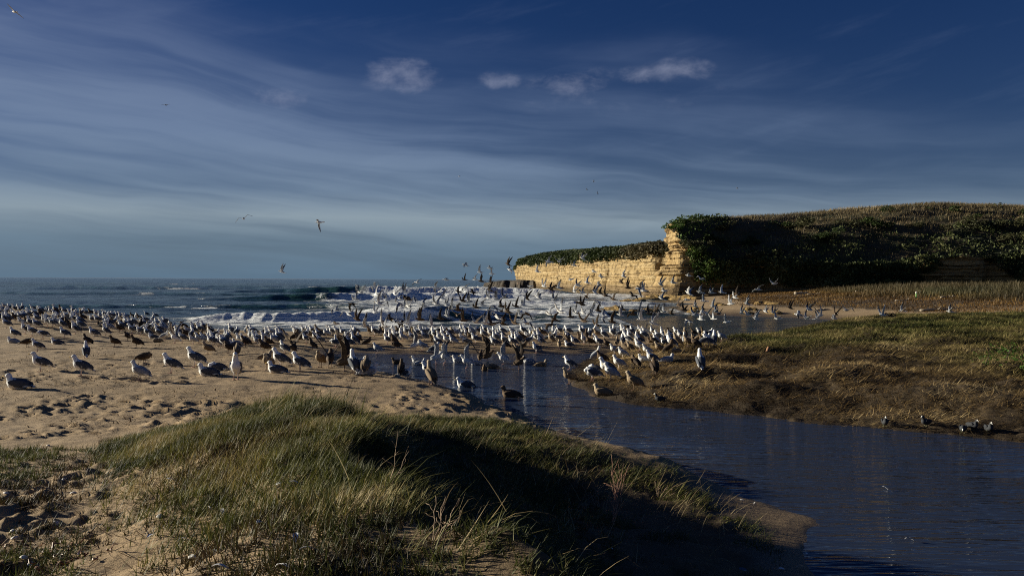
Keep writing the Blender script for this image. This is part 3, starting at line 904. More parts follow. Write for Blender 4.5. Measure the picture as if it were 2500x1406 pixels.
# matted grass of the far bank
MARSH = [flat(1393, 912), flat(1436, 876), flat(1540, 864), flat(1680, 852), flat(1760, 836), flat(1900, 818), flat(2100, 780), flat(2300, 769), flat(2560, 759), (48, 50), (52, 6), flat(2520, 1082), flat(2300, 1060), flat(2160, 1046), flat(2000, 1035), flat(1850, 1015), flat(1550, 990), flat(1398, 938)]
def marsh_accept(x, y):
    inside = poly_sd(x, y, MARSH)
    bare = sstep(fbm(x * 0.9, y * 1.1, 3, 28), 0.58, 0.70) * (x < 9) * 0.55
    return sstep(inside, -0.15, 0.1) * (1 - bare) * np.clip(18.0 / y, 0.3, 1.0) * (np.abs(x) < 0.72 * y + 1)
x, y = scatter(1250000, (1.2, 34, 11, 50), marsh_accept)
n = len(x); ins = poly_sd(x, y, MARSH)
back = np.maximum(sstep(y - 0.35 * x, 19.5, 24.5) * sstep(x, 4.5, 9), 0.75 * sstep(x - 0.3 * (y - 18), 8, 13) * sstep(y, 16, 19.5))
f = fbm(x * 0.55, y * 0.8, 4, 29) * 1.9 - 0.62 + RNG.normal(0, 0.24, n)
straw = lerp_cols(f, [(0.045, 0.028, 0.011), (0.14, 0.088, 0.032), (0.26, 0.17, 0.068), (0.42, 0.30, 0.135), (0.52, 0.40, 0.21)])
grn = lerp_cols(f, [(0.035, 0.042, 0.010), (0.075, 0.085, 0.020), (0.13, 0.135, 0.034), (0.22, 0.19, 0.062), (0.34, 0.27, 0.12)])
gm = np.clip(back * (0.35 + 0.9 * fbm(x * 0.3, y * 0.3, 2, 34)), 0, 1)[:, None]
col = straw * (1 - gm) + grn * gm
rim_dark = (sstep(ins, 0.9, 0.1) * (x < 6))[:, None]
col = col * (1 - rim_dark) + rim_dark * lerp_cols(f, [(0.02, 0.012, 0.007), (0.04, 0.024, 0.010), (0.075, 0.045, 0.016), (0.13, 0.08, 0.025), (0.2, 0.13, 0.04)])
L = RNG.uniform(0.08, 0.27, n) * np.where(ins < 0.6, 0.8, 1.0)
az = np.where(RNG.random(n) < 0.5, 1.2, -1.9) + RNG.normal(0, 0.7, n) + (fbm(x * 0.5, y * 0.5, 2, 35) - 0.5) * 3.5
lean = np.clip(RNG.normal(1.28, 0.22, n) - 0.30 * back, 0.1, 1.5)
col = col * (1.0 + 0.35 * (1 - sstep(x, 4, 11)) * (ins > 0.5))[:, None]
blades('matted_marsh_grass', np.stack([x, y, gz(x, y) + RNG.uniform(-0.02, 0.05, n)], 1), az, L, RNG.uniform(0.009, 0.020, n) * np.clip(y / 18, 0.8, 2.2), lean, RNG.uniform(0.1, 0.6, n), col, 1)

# leafy green plants in the bank at the right edge
def far_accept(x, y):
    d = shore(x, y)
    z = gz(x, y)
    return sstep(d + 3 * (fbm(x * 0.2, y * 0.2, 3, 36) - 0.5), 5.5, 8.0) * np.clip(62.0 / y, 0.2, 1) ** 1.3
x, y = scatter(230000, (8, 95, 50, 122), lambda x, y: far_accept(x, y) * (x < 0.72 * y + 2) * (poly_sd(x, y, [(24, 123), (29, 119.5), (60, 114.5), (100, 106), (100, 140), (24, 140)]) < 0))
n = len(x); z = gz(x, y)
reed = sstep(z + 0.35 * (fbm(x * 0.15, y * 0.15, 3, 37) - 0.5), 1.15, 1.5)
f = fbm(x * 0.25, y * 0.4, 3, 38) * 1.6 - 0.5 + RNG.normal(0, 0.16, n)
rust = lerp_cols(f, [(0.05, 0.026, 0.008), (0.12, 0.062, 0.014), (0.20, 0.11, 0.024), (0.27, 0.165, 0.045)])
rd = lerp_cols(f, [(0.035, 0.030, 0.013), (0.065, 0.052, 0.022), (0.095, 0.072, 0.032), (0.15, 0.11, 0.06)])
gr = lerp_cols(f, [(0.03, 0.035, 0.014), (0.055, 0.06, 0.024), (0.08, 0.08, 0.034), (0.12, 0.11, 0.055)])
gsel = (sstep(fbm(x * 0.07, y * 0.1, 2, 39), 0.5, 0.6) * sstep(40 - x, -6, 6))[:, None]
rd = rd * (1 - gsel) + gr * gsel
col = rust * (1 - reed[:, None]) + rd * reed[:, None]
L = RNG.uniform(0.10, 0.24, n) + reed * RNG.uniform(0.1, 0.75, n) * (0.5 + fbm(x * 0.2, y * 0.3, 2, 40))
blades('rusty_dune_plants', np.stack([x, y, z - 0.02], 1), RNG.uniform(0, 6.28, n), L, RNG.uniform(0.03, 0.075, n) * np.clip(y / 75, .8, 1.4), RNG.uniform(0.05, 0.9, n) * (1 - 0.6 * reed), RNG.uniform(0, 0.7, n), col, 2)


def sample_surface(V, n, rows, urange=None, weight=None):
    nr, nc, _ = V.shape
    i = RNG.uniform(rows[0], rows[1] - 1.001, n); j = RNG.uniform((urange or (0, nc))[0], (urange or (0, nc))[1] - 1.001, n)
    i0, j0 = i.astype(int), j.astype(int); a, b = (i - i0)[:, None], (j - j0)[:, None]
    P = (V[i0, j0] * (1 - b) + V[i0, j0 + 1] * b) * (1 - a) + (V[i0 + 1, j0] * (1 - b) + V[i0 + 1, j0 + 1] * b) * a
    return P, i, j


def leaf_cloud(name, P, size, col, mat=None):
    """scattered leaf clumps: two crossed, tilted diamonds per point"""
    n = len(P)
    V, Q, C = [], [], []
    for k in range(2):
        d1 = RNG.normal(0, 1, (n, 3)); d1 /= np.linalg.norm(d1, axis=1)[:, None]
        d2 = np.cross(d1, RNG.normal(0, 1, (n, 3))); d2 /= np.linalg.norm(d2, axis=1)[:, None]
        s = size[:, None]
        V.append(np.stack([P - d1 * s, P + d2 * s * 0.6, P + d1 * s, P - d2 * s * 0.6], 1).reshape(-1, 3))
        Q.append(np.arange(n * 4).reshape(n, 4) + k * n * 4)
        C.append(np.repeat(col, 4, axis=0))
    return mesh_np(name, np.concatenate(V), quads=np.concatenate(Q), mat=mat or M_LEAF, cols=np.concatenate(C), smooth=False)


# headland: dry brown grass on the rounded top, dense scrub lower on the slope
nrow = VH.shape[0]
P, i, j = sample_surface(VH, 62000, (60, nrow), (58, 760))
hrel = (i - 60) / (nrow - 60)
scrub = sstep(0.15 - hrel + 0.9 * (fbm(P[:, 0] * 0.13, P[:, 2] * 0.3 + P[:, 1] * 0.1, 4, 61) - 0.5) + 0.25 * sstep(P[:, 0], 62, 85) + 0.25 * (1 - sstep(P[:, 0], 27, 29)), -0.06, 0.06)
g = RNG.random(len(P)) > scrub * 0.93
f = fbm(P[g, 0] * 0.2, P[g, 1] * 0.2 + P[g, 2] * 0.3, 3, 62) * 1.5 - 0.4 + RNG.normal(0, 0.15, g.sum())
blades('headland_dry_grass', P[g], RNG.normal(1.4, 1.0, g.sum()), RNG.uniform(0.25, 0.65, g.sum()), RNG.uniform(0.04, 0.085, g.sum()), RNG.uniform(0.05, 0.5, g.sum()), RNG.uniform(0, 0.6, g.sum()),
       lerp_cols(f, [(0.07, 0.055, 0.022), (0.14, 0.105, 0.048), (0.22, 0.165, 0.08), (0.32, 0.245, 0.135)]), 2)
P2, i2, j2 = sample_surface(VH, 170000, (24, nrow), (37, 760))
hr2 = (i2 - 60) / (nrow - 60)
sc2 = sstep(0.15 - hr2 + 0.9 * (fbm(P2[:, 0] * 0.13, P2[:, 2] * 0.3 + P2[:, 1] * 0.1, 4, 61) - 0.5) + 0.25 * sstep(P2[:, 0], 62, 85) + 0.3 * (1 - sstep(P2[:, 0], 27, 29.5)), -0.06, 0.06)
keep = (RNG.random(len(P2)) < sc2 * 0.62) & (i2 + RNG.normal(0, 1.5, len(P2)) > 59.5 - 34 * sstep(fbm(P2[:, 0] * 0.16 + P2[:, 2] * .2, P2[:, 1] * .2 + P2[:, 2] * .15, 3, 64) + 0.16 * (1 - sstep(P2[:, 0], 42, 50)) + 0.1 * (1 - sstep(P2[:, 0], 30, 34)), 0.44, 0.62) * sstep(P2[:, 0], 25.4, 26.8) * (P2[:, 1] < 123.5))
P2 = P2[keep]; n = len(P2)
lump = fbm(P2[:, 0] * 0.45, P2[:, 2] * 0.6 + P2[:, 1] * .3, 3, 63)
P2 = P2 + np.stack([-0.3 * lump, -1.5 * lump + RNG.uniform(-0.3, 0.3, n), 1.3 * lump * RNG.random(n)], 1)
f = lump * 1.6 - 0.45 + RNG.normal(0, 0.15, n)
sc_col = lerp_cols(f, [(0.036, 0.046, 0.018), (0.07, 0.09, 0.03), (0.115, 0.13, 0.045), (0.18, 0.175, 0.08)])
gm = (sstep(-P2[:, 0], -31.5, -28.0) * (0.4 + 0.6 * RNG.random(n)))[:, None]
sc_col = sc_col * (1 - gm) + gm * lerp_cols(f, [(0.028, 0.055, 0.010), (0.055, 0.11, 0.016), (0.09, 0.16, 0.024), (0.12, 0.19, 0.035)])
me = leaf_cloud('headland_scrub', P2, RNG.uniform(0.10, 0.25, n), sc_col)
tag(obj('headland_scrub', me), kind='stuff')
# far cliff top
nf = VF.shape[0]
P3, i3, j3 = sample_surface(VF, 24000, (62, nf), (20, 620))
k3 = fbm(P3[:, 0] * 0.35, P3[:, 1] * 0.10, 3, 67) + RNG.normal(0, 0.13, len(P3)) > 0.30
P3, i3 = P3[k3], i3[k3]
f = fbm(P3[:, 0] * 0.3, P3[:, 1] * 0.08, 3, 65) * 1.3 - 0.35 + RNG.normal(0, 0.15, len(P3))
brn = sstep(-P3[:, 1], -215, -185)[:, None]
col = lerp_cols(f, [(0.025, 0.036, 0.012), (0.045, 0.066, 0.02), (0.07, 0.09, 0.03), (0.11, 0.11, 0.05)]) * (1 - brn) + brn * lerp_cols(f, [(0.05, 0.045, 0.02), (0.085, 0.07, 0.034), (0.12, 0.10, 0.05), (0.16, 0.13, 0.07)])
me = leaf_cloud('cliff_top_scrub', P3 + np.stack([-1.2 * RNG.random(len(P3)) ** 2, 0 * P3[:, 0], 1.6 * RNG.random(len(P3)) * (fbm(P3[:, 0] * 0.2, P3[:, 1] * 0.12, 3, 68) - 0.42) - 0.7 * (RNG.random(len(P3)) < 0.25)], 1), RNG.uniform(0.18, 0.6, len(P3)), col)
tag(obj('cliff_top_scrub', me), kind='stuff')


# ----------------------------------------------------------------------------
# shrubs one can tell apart on the headland and at the cliff's foot
# ----------------------------------------------------------------------------
def limb_mesh(bm, p0, p1, r0, r1, n=6):
    p0, p1 = Vector(p0), Vector(p1)
    d = (p1 - p0).normalized()
    a = d.orthogonal().normalized(); b = d.cross(a)
    A = [bm.verts.new(p0 + (a * math.cos(t) + b * math.sin(t)) * r0) for t in [6.2832 * k / n for k in range(n)]]
    B = [bm.verts.new(p1 + (a * math.cos(t) + b * math.sin(t)) * r1) for t in [6.2832 * k / n for k in range(n)]]
    for k in range(n):
        bm.faces.new((A[k], A[(k + 1) % n], B[(k + 1) % n], B[k]))
    bm.faces.new(A[::-1]); bm.faces.new(B)


def bm_obj(name, bm, mat, parent=None, smooth=True):
    me = bpy.data.meshes.new(name)
    bmesh.ops.recalc_face_normals(bm, faces=bm.faces[:])
    bm.to_mesh(me); bm.free()
    me.materials.append(mat)
    if smooth:
        for p in me.polygons: p.use_smooth = True
    return obj(name, me, parent)


SHRUB_COL = {
    'bright': [(0.035, 0.075, 0.010), (0.06, 0.13, 0.016), (0.10, 0.18, 0.025)],
    'green': [(0.030, 0.048, 0.014), (0.05, 0.078, 0.022), (0.085, 0.11, 0.035)],
    'olive': [(0.045, 0.05, 0.022), (0.08, 0.082, 0.036), (0.13, 0.125, 0.06)],
    'grey': [(0.07, 0.075, 0.055), (0.12, 0.125, 0.095), (0.19, 0.19, 0.15)],
}
_sh = {}


def shrub_meshes(kind, var, thin=False):
    key = (kind, var, thin)
    if key in _sh: return _sh[key]
    r = np.random.default_rng(hash(key[1:2]) % 1000 + len(kind) * 31 + var)
    n = 110 if thin else 760
    lob = r.normal(0, 1, (7, 3)) * np.array([0.45, 0.35, 0.22]) + np.array([0, 0, 0.62]); rad_ = r.uniform(0.22, 0.42, 7)
    k = r.integers(0, 7, n); d = r.normal(0, 1, (n, 3)); d /= np.linalg.norm(d, axis=1)[:, None]
    Pp = lob[k] + d * (rad_[k] * r.uniform(0.55, 1.05, n))[:, None]
    Pp[:, 2] = np.abs(Pp[:, 2])
    col = lerp_cols(r.random(n) * 0.55 + 0.45 * (r.random(7)[k]), SHRUB_COL[kind])
    crown = leaf_cloud('crown', Pp, r.uniform(0.035, 0.085, n) * (0.8 if thin else 1), col)
    bm = bmesh.new()
    for q in range(4):
        tip = lob[q] * 0.9
        limb_mesh(bm, (0, 0, -0.25), tip * 0.5, 0.05, 0.03, 5); limb_mesh(bm, tip * 0.5, tip, 0.03, 0.012, 5)
    tm = bpy.data.meshes.new('trunk'); bm.to_mesh(tm); bm.free(); tm.materials.append(M_BARK)
    _sh[key] = (crown, tm)
    return _sh[key]


VHf = VH[56:].reshape(-1, 3)
_pr = np.array([project(p) for p in VHf])
front = np.ones(len(VHf), bool)


def on_headland(px, py):
    d2 = (_pr[:, 0] - px) ** 2 + (_pr[:, 1] - py) ** 2
    near = d2 < d2.min() + 30
    k = np.argmin(np.where(near, VHf[:, 1], 1e9))
    return Vector(VHf[k])


SHRUBS = [
    (1648, 560, 2.6, 'bright', 'bright green bush capping the lit rock edge high on the headland corner'),
    (1672, 545, 2.4, 'green', 'dark green bush beside the highest stone ledge of the headland'),
    (1690, 600, 3.4, 'olive', 'pale olive bush just right of the bright corner bushes'),
    (1668, 642, 3.0, 'bright', 'vivid green bush hanging low over the sunlit rock column'),
    (1712, 640, 3.4, 'green', 'broad green bush right of the low hanging vivid one'),
    (1650, 662, 2.2, 'bright', 'small vivid green bush lowest on the sunlit rock column'),
    (1735, 590, 3.2, 'green', 'rounded green bush below the brown grass of the headland top'),
    (1765, 560, 2.6, 'olive', 'olive bush breaking the brown grass left on the headland'),
    (1760, 640, 3.4, 'olive', 'grey green bush at the upper edge of the dark hollow'),
    (1848, 632, 3.6, 'olive', 'pale yellowish bush hanging into the dark hollow of the headland'),
    (1815, 600, 3.0, 'green', 'green bush above the dark hollow in the headland front'),
    (1905, 540, 4.2, 'green', 'dark green bush in the middle of the brown headland slope'),
    (1960, 560, 3.8, 'olive', 'olive bush right of the dark one amid brown grass'),
    (2010, 585, 3.6, 'green', 'green bush over the pale rock bands of the headland'),
    (2060, 540, 3.6, 'olive', 'sunlit olive bush along the shadow edge of the slope'),
    (2130, 560, 3.8, 'green', 'round bush half in shadow on the slope right of the olive one'),
    (2190, 512, 3.6, 'green', 'low dark bush topping the ridge where grass ends'),
    (2240, 545, 3.6, 'olive', 'sunlit patchy bush under the ridge bush'),
    (2318, 512, 4.0, 'green', 'domed dark bush standing highest on the right ridge'),
    (2365, 555, 3.8, 'olive', 'sunlit bush below the domed ridge bush'),
    (2400, 520, 3.2, 'green', 'flat green bush on the ridge past the domed one'),
    (2440, 560, 3.6, 'olive', 'grey olive bush near the right end of the slope'),
    (2490, 515, 3.4, 'green', 'dark bush cut by the photo edge on the ridge'),
    (2480, 590, 3.8, 'olive', 'sunlit bush lowest at the right end of the slope'),
]
for k, (px, py, s, kind, lab) in enumerate(SHRUBS):
    p = on_headland(px, py)
    s *= 0.8
    root = obj('shrub', None, loc=p + Vector((-0.5 if px < 1680 else 0, -0.3 if px < 1680 else 0.1, -0.42 * s if py < 548 and px > 1800 else -0.3)))
    cm, tm = shrub_meshes(kind, k % 3)
    obj('crown', cm, root); obj('trunk', tm, root)
    root.scale = (s * random.uniform(.9, 1.15), s, s * random.uniform(0.46, 0.62)); root.rotation_euler.z = random.uniform(0, 6.28)
    tag(root, lab, 'shrub', 'shrubs on the headland')
FOOT = [(2085, 690, 1.7, 'pale grey leggy shrub in front of the shaded rock band'), (2128, 688, 2.0, 'pale grey flowering shrub, widest at the shaded cliff foot'), (2190, 690, 1.6, 'thin pale shrub right of the flowering grey one'), (2215, 692, 1.8, 'wispy pale shrub farthest right along the cliff foot'),
        (2020, 692, 1.3, 'low grey shrub standing behind the pale driftwood log'), (1960, 693, 1.6, 'bare forked grey shrub left of the driftwood at the cliff foot')]
for k, (px, py, s, lab) in enumerate(FOOT):
    p = on_ground(px, py + 8)
    root = obj('shrub', None, loc=p)
    cm, tm = shrub_meshes('grey', k % 3, True)
    obj('crown', cm, root); obj('trunk', tm, root)
    root.scale = (s, s, s * 1.25); root.rotation_euler.z = random.uniform(0, 6.28)
    tag(root, lab, 'shrub', 'shrubs at the cliff foot')

# leafy yellow-green plants standing in the marsh grass
for px, py, s, lab in ((2455, 880, 0.62, 'bright green leafy plant in the marsh grass at the right edge'), (2500, 905, 0.75, 'largest bright leafy plant cut by the right photo edge'), (2405, 890, 0.42, 'small yellow green plant left of the bright leafy one')):
    p = on_ground(px, py)
    root = obj('leafy_plant', None, loc=p)
    cm, tm = shrub_meshes('bright', 1, True)
    obj('crown', cm, root); obj('stem', tm, root)
    root.scale = (s, s, s * 0.8)
    tag(root, lab, 'plant', 'leafy plants in the marsh grass')

# ----------------------------------------------------------------------------
# rocks, driftwood and small debris
# ----------------------------------------------------------------------------
def rock_mesh(name, seed, mat, flatten=0.6, sub=3):
    bm = bmesh.new()
    bmesh.ops.create_icosphere(bm, subdivisions=sub, radius=1.0)
    for v in bm.verts:
        p = v.co.copy()
        n1 = float(fbm(np.array(p.x * 1.3 + seed * 3.1 + 10), np.array(p.y * 1.3 + p.z * 1.7), 3, seed))
        n2 = float(fbm(np.array(p.x * 3.3 + seed), np.array(p.z * 3.3 + p.y * 2.1), 2, seed + 5))
        s = 0.62 + 0.65 * n1 + 0.25 * n2
        v.co = Vector((p.x * s * 1.25, p.y * s, p.z * s * flatten))
        v.co.z = round(v.co.z / 0.16) * 0.16 * 0.5 + v.co.z * 0.5      # bedded steps
    me = bpy.data.meshes.new(name); bm.to_mesh(me); bm.free(); me.materials.append(mat)
    return me


ROCKS = [rock_mesh('rock', s, M_REEF, 0.62) for s in (1, 2, 3, 4)]
ORD = ['leftmost', 'second', 'third', 'fourth', 'fifth', 'sixth', 'seventh', 'eighth', 'ninth', 'tenth', 'eleventh', 'twelfth', 'thirteenth', 'fourteenth', 'fifteenth', 'sixteenth', 'seventeenth', 'eighteenth', 'nineteenth', 'twentieth',
       'twenty-first', 'twenty-second', 'twenty-third', 'twenty-fourth', 'twenty-fifth', 'twenty-sixth', 'twenty-seventh', 'twenty-eighth', 'twenty-ninth', 'thirtieth']


def number(i, n):
    if n == 1: return ''
    if n == 2: return ('left-hand ', 'right-hand ')[i]
    if i == 0: return 'leftmost '
    if i == n - 1: return 'rightmost '
    return ORD[i] + ' '


def ordinal(i, n):
    if n == 1: return ''
    if n == 2: return ('left', 'right')[i] + ' of two: '
    if i == n - 1: return 'rightmost of %s: ' % 'the row'
    if i == 0: return 'leftmost of the row: '
    return ORD[i] + ' from left: '


REEF = {
    'orange weedy rock in the surf below the far cliff': [(1526, 738, .9), (1540, 736, 1.2), (1560, 738, .9), (1580, 732, 1.0), (1598, 730, 1.1)],
    'golden brown rock in the swash behind the flying gulls': [(1298, 759, .8), (1312, 759, .9), (1328, 760, .6), (1388, 757, 1.0), (1400, 753, 1.0), (1412, 758, .7), (1478, 756, .8), (1490, 752, 1.0), (1503, 756, .9), (1515, 760, .6)],
    'small dark rock awash at the beach edge': [(1530, 764, .5), (1548, 764, .55), (1565, 762, .5), (1580, 760, .6), (1596, 759, .45), (1460, 762, .5), (1440, 763, .45), (1355, 764, .5), (1420, 766, .4), (1372, 766, .45)],
    'low dark rock in the breakers left of the reef': [(1045, 768, .9), (1062, 765, .6), (1085, 766, .5)],
    'tumbled ochre block at the foot of the headland corner': [(1625, 727, 1.1), (1640, 730, 1.3), (1658, 731, 1.1), (1675, 730, 1.0), (1690, 731, .8), (1704, 731, .7)],
    'golden stone on the beach under the rusty plants': [(1695, 762, .55), (1704, 756, .45), (1755, 745, .35), (1763, 746, .4), (1855, 742, .4), (1868, 741, .35), (1880, 742, .45), (1893, 743, .4), (1826, 766, .45), (1832, 757, .4), (1888, 764, .5)],
}
for lab, lst in REEF.items():
    lst = sorted(lst)
    for k, (px, py, s) in enumerate(lst):
        p = on_ground(px, py)
        p.z = min(p.z, float(gz(p.x, p.y)) + 0.5)
        o = obj('rock', ROCKS[k % 4], loc=p)
        o.scale = (s * random.uniform(.8, 1.3), s, s * random.uniform(.55, .95)); o.rotation_euler.z = random.uniform(0, 6.28)
        tag(o, (ordinal(k, len(lst)) + lab).strip(), 'rock', lab.replace('rock', 'rocks', 1))

# dark shelf off the cliff's point
bm = bmesh.new()
nx, ny = 44, 12
x0, y0 = flat(1182, 702); x1, y1 = flat(1308, 704)
for iy in range(ny):
    for ix in range(nx):
        u, v = ix / (nx - 1), iy / (ny - 1)
        e = min(u, 1 - u, v, 1 - v)
        hgt = (2.3 - 0.9 * (1 - u) ** 3) * (0.0 if e == 0 else 1.0) * (0.78 + 0.5 * float(fbm(np.array(u * 9.0), np.array(v * 5.0), 3, 77))) - 0.6 * (e == 0)
        jx = 2.2 * (float(vnoise(np.array(u * 14), np.array(v * 7), 5)) - 0.5); jy = 3.0 * (float(vnoise(np.array(u * 12), np.array(v * 7), 6)) - 0.5)
        bm.verts.new((x0 + (x1 - x0) * u + jx, y0 + (y1 - y0) * u + 30 * v + jy, hgt))
bm.verts.ensure_lookup_table()
for iy in range(ny - 1):
    for ix in range(nx - 1):
        a = iy * nx + ix
        bm.faces.new((bm.verts[a], bm.verts[a + 1], bm.verts[a + nx + 1], bm.verts[a + nx]))
led = bm_obj('rock_ledge', bm, M_LEDGE, smooth=False)
tag(led, 'dark flat rock ledge reaching into the breakers off the far cliff', 'ledge')


def tube(bm, pts, r0, r1, n=6):
    pts = [Vector(p) for p in pts]
    rings = []
    for i, p in enumerate(pts):
        d = (pts[min(i + 1, len(pts) - 1)] - pts[max(i - 1, 0)]).normalized()
        a = d.cross(Vector((0.31, 0.2, 0.93))).normalized(); b = d.cross(a)
        r = r0 + (r1 - r0) * i / (len(pts) - 1)
        rings.append([bm.verts.new(p + (a * math.cos(t) + b * math.sin(t)) * r) for t in [6.2832 * k / n for k in range(n)]])
    for A, B in zip(rings, rings[1:]):
        for k in range(n):
            bm.faces.new((A[k], A[(k + 1) % n], B[(k + 1) % n], B[k]))
    bm.faces.new(rings[0][::-1]); bm.faces.new(rings[-1])


def wob(p, d, n, amp, r):
    """wobbly path from p along d"""
    out = []
    for i in range(n + 1):
        out.append(p + d * (i / n) + Vector((r.normal(0, amp), r.normal(0, amp), r.normal(0, amp))) * (0 if i == 0 else 1))
    return out


# driftwood on the rusty plants and the beach
for k, (px, py, ln, th, az_, lab) in enumerate([
        (1962, 694, 2.2, .20, 1.3, 'pale forked driftwood trunk at the top of the rusty plants'), (1988, 701, 1.8, .16, 1.8, 'dark driftwood chunk right beside the pale forked trunk'),
        (2055, 712, 2.2, .08, 1.5, 'thin pale driftwood pole lying on the rusty plants'), (2108, 714, 1.9, .17, 1.4, 'driftwood log with a bright cut end below green plants'),
        (1955, 718, 1.4, .17, 1.9, 'short dark driftwood log left among rusty plants'), (1992, 719, 2.0, .08, 1.35, 'slim pale driftwood stick in the rusty plants'),
        (2318, 727, 1.6, .08, 1.4, 'pale stick on the brown ground right of the small post'), (2010, 757, 1.2, .07, 1.2, 'small dark branch lying on the clean upper beach'),
        (2285, 758, 2.2, .08, 1.5, 'dark branch at the back edge of the green marsh'), (2210, 734, 1.5, .06, 1.7, 'brown twig pile lying below the small post')]):
    r = np.random.default_rng(k)
    p = on_ground(px, py)
    bm = bmesh.new()
    d = Vector((math.sin(az_), math.cos(az_), 0.04)) * ln
    base = p - d * 0.5 + Vector((0, 0, th * 0.7))
    tube(bm, wob(base, d, 6, th * 0.25, r), th, th * 0.55, 7)
    q = base + d * 0.55
    root = obj('driftwood', None, loc=(0, 0, 0))
    bm_obj('log', bm, M_WOOD, root)
    for t in range(2):
        bm = bmesh.new()
        tube(bm, wob(q + d * (0.12 * t), Vector((r.normal(0, .3), r.normal(0, .3), 0.35)) * ln * 0.35, 4, th * 0.2, r), th * 0.45, th * 0.15, 6)
        bm_obj('branch', bm, M_WOOD, root)
    tag(root, lab, 'driftwood', 'driftwood on the back beach')

# small painted post
p = on_ground(2237, 728)
root = obj('marker_post', None, loc=p)
bm = bmesh.new(); tube(bm, [(0, 0, -0.2), (0.01, 0, 0.25), (0, 0, 0.42)], 0.07, 0.06, 8); bm_obj('shaft', bm, mat_plain('green_paint', (0.12, 0.30, 0.08), (0.25, 0.42, 0.16), 9), root)
bm = bmesh.new(); tube(bm, [(0, 0, 0.42), (0, 0, 0.50), (0.005, 0, 0.56)], 0.085, 0.05, 8); bm_obj('cap', bm, M_SHELL, root)
tag(root, 'small green and white post on the brown ground below the headland', 'post')
p = on_ground(1873, 864)
bm = bmesh.new(); tube(bm, [(0, 0, -0.1), (0.01, 0, 0.06), (0.03, 0.01, 0.16), (0.05, 0.01, 0.22)], 0.075, 0.035, 9)
o = bm_obj('weathered_stump', bm, mat_plain('rusty_wood', (0.24, 0.11, 0.05), (0.36, 0.19, 0.10), 16)); o.location = p
tag(o, 'rusty brown stump in the grass at the head of the marsh bank', 'stump')

# dead stems standing on the dune
def twig_plant(px, py, height, n, spread, mat, lab, lean=(0, 0), seed=0, at=None):
    r = np.random.default_rng(seed + 300)
    p = on_ground(px, py)
    if at: p = Vector((at[0], at[1], float(gz(at[0], at[1]))))
    root = obj('dead_plant', None, loc=p)
    for k in range(n):
        d = Vector((r.normal(lean[0], spread), r.normal(lean[1], spread), 1.0)).normalized() * height * r.uniform(0.6, 1.0)
        path = wob(Vector((r.normal(0, .012), r.normal(0, .012), -0.03)), d, 7, height * 0.014, r)
        st = bmesh.new(); tube(st, path, 0.0034, 0.0014, 5)
        s_ = bm_obj('stem', st, mat, root)
        for b in range(3):
            tw = bmesh.new()
            q = path[3 + b]
            dd = (d.normalized() * 0.7 + Vector((r.normal(0, .7), r.normal(0, .7), r.normal(0, .4)))) * height * 0.16
            tube(tw, wob(q, dd, 3, 0.004, r), 0.0018, 0.0009, 4)
            bm_obj('twig', tw, mat, s_)
    tag(root, lab, 'plant', 'dead stalks on the dune')


twig_plant(1490, 1345, 0.80, 9, 0.13, M_RTWIG, 'tall reddish dead plant with upright stalks in the dune shade', (0.14, 0.05), 1, at=(1.05, 8.4))
twig_plant(1608, 1215, 0.34, 6, 0.85, M_TWIG, 'sprawling pale dead stalks right of the tall reddish plant', (0.3, -0.4), 2)
twig_plant(950, 1180, 0.36, 2, 0.2, M_TWIG, 'bent pale stalk at the left edge of the dune shadow', (0.3, 0.1), 3)
twig_plant(1075, 1215, 0.34, 3, 0.4, M_TWIG, 'long pale stalk slanting out of the dune shadow', (0.9, 0.2), 4)
twig_plant(1075, 1130, 0.22, 3, 0.35, M_TWIG, 'short pale twig in the middle of the shaded hollow', (0.4, 0.2), 5)
twig_plant(1246, 1120, 0.24, 3, 0.35, M_TWIG, 'forked twig standing near the sunlit dune rim', (0.2, 0.2), 6)
twig_plant(1060, 1330, 0.30, 5, 0.6, M_TWIG, 'tangle of dead stalks where the grass meets the shadow', (0.3, 0.3), 7)
twig_plant(1440, 1210, 0.26, 5, 0.7, M_TWIG, 'curled straw coloured stalks on the lit patch of the far rim', (0.2, -0.2), 8)
twig_plant(1465, 1240, 0.24, 3, 0.5, M_TWIG, 'small forked pale twig left of the tall reddish plant', (0.3, 0.2), 9)
twig_plant(243, 1085, 0.24, 2, 0.25, M_TWIG, 'dark bent twig on the sand at the left end of the dune grass', (-0.2, 0.1), 10)

# bleached shells and loose feathers in the foreground
def shell_mesh():
    bm = bmesh.new()
    bmesh.ops.create_uvsphere(bm, u_segments=14, v_segments=8, radius=1.0)
    for v in bm.verts:
        a = math.atan2(v.co.y, v.co.x)
        rr = 1 + 0.05 * math.cos(9 * a)
        v.co = Vector((v.co.x * rr * (1.15 if v.co.x > 0 else 0.9), v.co.y * rr, v.co.z * (0.75 if v.co.z > 0 else 0.15)))
    me = bpy.data.meshes.new('shell'); bm.to_mesh(me); bm.free(); me.materials.append(M_SHELL)
    for p_ in me.polygons: p_.use_smooth = True
    return me


